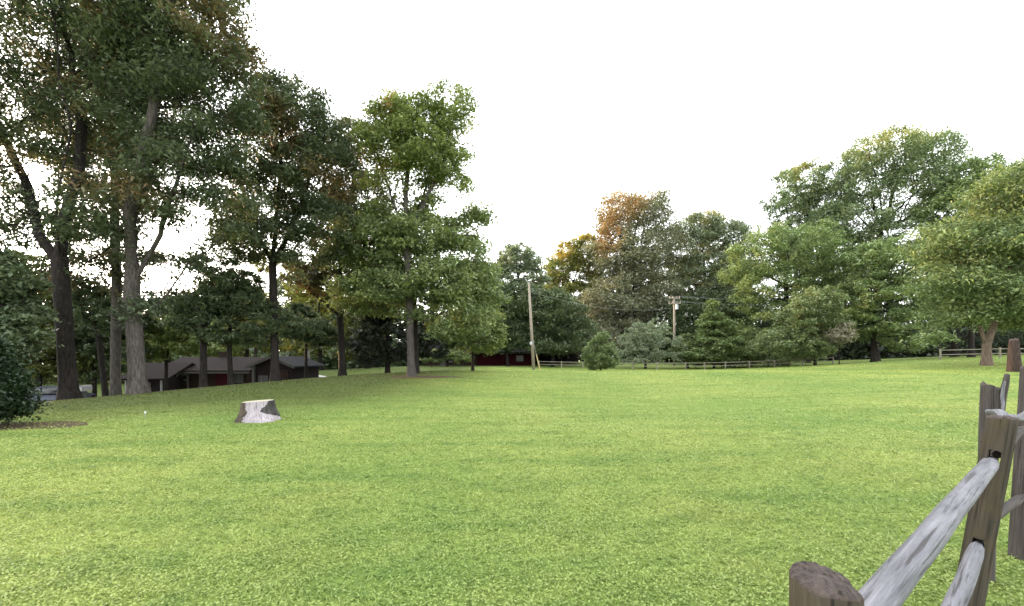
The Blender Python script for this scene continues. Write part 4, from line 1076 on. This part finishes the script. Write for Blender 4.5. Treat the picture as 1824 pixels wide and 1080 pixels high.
def near_fence():
    P1 = np.array([.555, .80]); P2 = np.array([2.60, 2.42])
    g1, g2 = gz1(*P1), gz1(*P2)
    root = empty('split_rail_fence', (P2[0], P2[1], g2), 'weathered grey split rail fence crossing close by at the lawn edge', 'fence')
    rp = Vector((P2[0], P2[1], g2))
    ang = math.atan2(P2[1]-P1[1], P2[0]-P1[0])
    def post(x, y, h, rx, ry, rz, lean=(0, 0), holes=(), mat=None, **k):
        o = link('post', post_mesh(h, rx, ry, **k), None, root)
        if mat: o.data.materials[0] = M[mat]
        o.location = Vector((x, y, gz1(x, y)))-rp
        o.rotation_euler = (lean[0], lean[1], rz)
        bpy.context.view_layer.update()
        if holes: cut(o, holes)
        return o
    # nearest round post
    post(P1[0], P1[1], 1.075, .053, .058, R(-8), (0, 0), [((0, 0, .93), (.5, .055, .12), ang+R(8))], top=-.012, topy=.004, seed=2, sq=2.3, jag=.012, taper=.92, nseg=72)
    # post with two mortises; it leans to the right
    lean = R(10.5)
    o = post(P2[0]-.17, P2[1], 1.165, .056, .052, 0, (0, lean), [((0, 0, .948), (.5, .046, .080), ang), ((0, 0, .47), (.5, .046, .078), ang)], top=.015, seed=9, sq=4.0, jag=.006)
    # close companion post behind, taller with split top, and the next one
    a = at(1762, 690, 2.95); p3 = post(a[0]-.03, a[1], a[2]+.0-gz1(a[0], a[1]), .046, .045, R(25), (0, R(3.5)), mat='post_grey', top=-.02, seed=15, sq=3.2, jag=.05)
    a4 = at(1842, 657, 3.3); p4 = post(a4[0]-.10, a4[1], a4[2]-gz1(a4[0], a4[1]), .052, .055, R(10), (0, R(4)), mat='post_grey', top=.02, seed=21, sq=3.5, jag=.02)
    def rail(A, B, r0, seed, mat='rail', **k):
        A, B = Vector(A), Vector(B); d = B-A
        o = link('rail', rail_mesh(d.length, r0, seed, **k), M[mat], root)
        o.location = A-rp; o.rotation_euler = d.to_track_quat('Z', 'Y').to_euler()
        return o
    x2 = lambda z: P2[0]-.17+math.sin(lean)*z
    u = (P2-P1)/np.linalg.norm(P2-P1)
    rail((P1[0]-.04*u[0], P1[1]-.04*u[1], .93+g1), (x2(.945)+.03, P2[1]+.05, .925+g2), .037, 3)
    rail((P1[0]-.04*u[0], P1[1]-.04*u[1], .45+g1), (x2(.475)+.03, P2[1]+.05, .452+g2), .036, 8)
    rail((x2(.945)+.035, P2[1]+.035, .955+g2), (a4[0]-.03, a4[1], .95+g2), .030, 18, tip=.7, mat='post_grey')
    rail((x2(.475)+.035, P2[1]+.035, .478+g2), (a4[0]-.08, a4[1], .47+g2), .030, 19, tip=.7, mat='post_grey')
    # split top of the companion post: a second standing splinter, pale inside
    b3 = at(1781, 690, 2.95)
    s_ = link('splinter', rail_mesh(.42, .030, 31, nrow=24, tip=.45), M['post_grey'], root); s_.location = Vector((b3[0]-.02, b3[1]-.01, b3[2]-.33))-rp; s_.rotation_euler = (R(3), R(5), .4)
    s_ = link('splinter', rail_mesh(.20, .018, 37, nrow=16, tip=.4, flat=.5), M['rail'], root); c3 = at(1784, 735, 2.88); s_.location = Vector(c3)-rp; s_.rotation_euler = (R(2), R(3), .2)
    # short pale rail stubs between the companion posts and the leaning post
    q0 = at(1764, 731, 2.86); q1 = at(1784, 748, 2.46); rail(q0, q1, .026, 12, nrow=20, tip=.7)
    q0 = at(1826, 734, 3.22); q1 = at(1800, 750, 2.46); rail(q0, q1, .026, 14, nrow=20, tip=.7)
near_fence()

# ------------------------------------------------------------------ far fences
def far_fence(pts, label, h, two=True, pr=.055):
    q = at(*pts[0]); root = empty('rail_fence', (q[0], q[1], gz1(q[0], q[1])), label, 'fence'); rp = Vector(root.location); prev = None
    for i, p in enumerate(pts):
        q = at(*p); g = gz1(q[0], q[1])
        MB().box((q[0]-rp.x, q[1]-rp.y, g-rp.z+h/2-.1), (pr*2, pr*2, h+.2), .3).build('post', M['farfence'], root)
        c = Vector((q[0], q[1], g))-rp
        if prev is not None:
            for z in ((h*.86, h*.45) if two else (h*.9,)):
                MB().cyl(prev+Vector((0, 0, z)), c+Vector((0, 0, z)), .045, .045, 7).build('rail', M['farfence'], root)
        prev = c
far_fence([(960, 0, 62), (1000, 0, 61), (1038, 0, 60.5), (1085, 0, 60), (1127, 0, 59), (1170, 0, 58.5), (1221, 0, 58), (1255, 0, 57.5), (1292, 0, 57), (1335, 0, 56.5), (1380, 0, 56), (1430, 0, 55.5), (1484, 0, 55)],
          'low grey rail fence in front of the shrubs across the lawn', .95)
far_fence([(1675, 0, 47), (1781, 0, 46), (1890, 0, 45)], 'rail fence behind the tan forked maple trunk', 1.15, True, .07)

# old broken trunk beside the fence at the right edge
def snag():
    b = at(1806, 655, 30); g = gz1(b[0], b[1])
    r = empty('broken_trunk', (b[0], b[1], g), 'rough reddish brown broken trunk beyond the fence posts', 'tree stump')
    o = link('trunk', post_mesh(EYE-(606-HORIZON)/FPX*30-g, .40, .34, top=.2, seed=44, jag=.2, taper=.62, sq=2.2, nseg=40, nrow=30), None, r)
    o.data.materials[0] = M['bark_snag']
snag()

S.render.engine = 'CYCLES'
S.render.resolution_x, S.render.resolution_y = 1024, 606
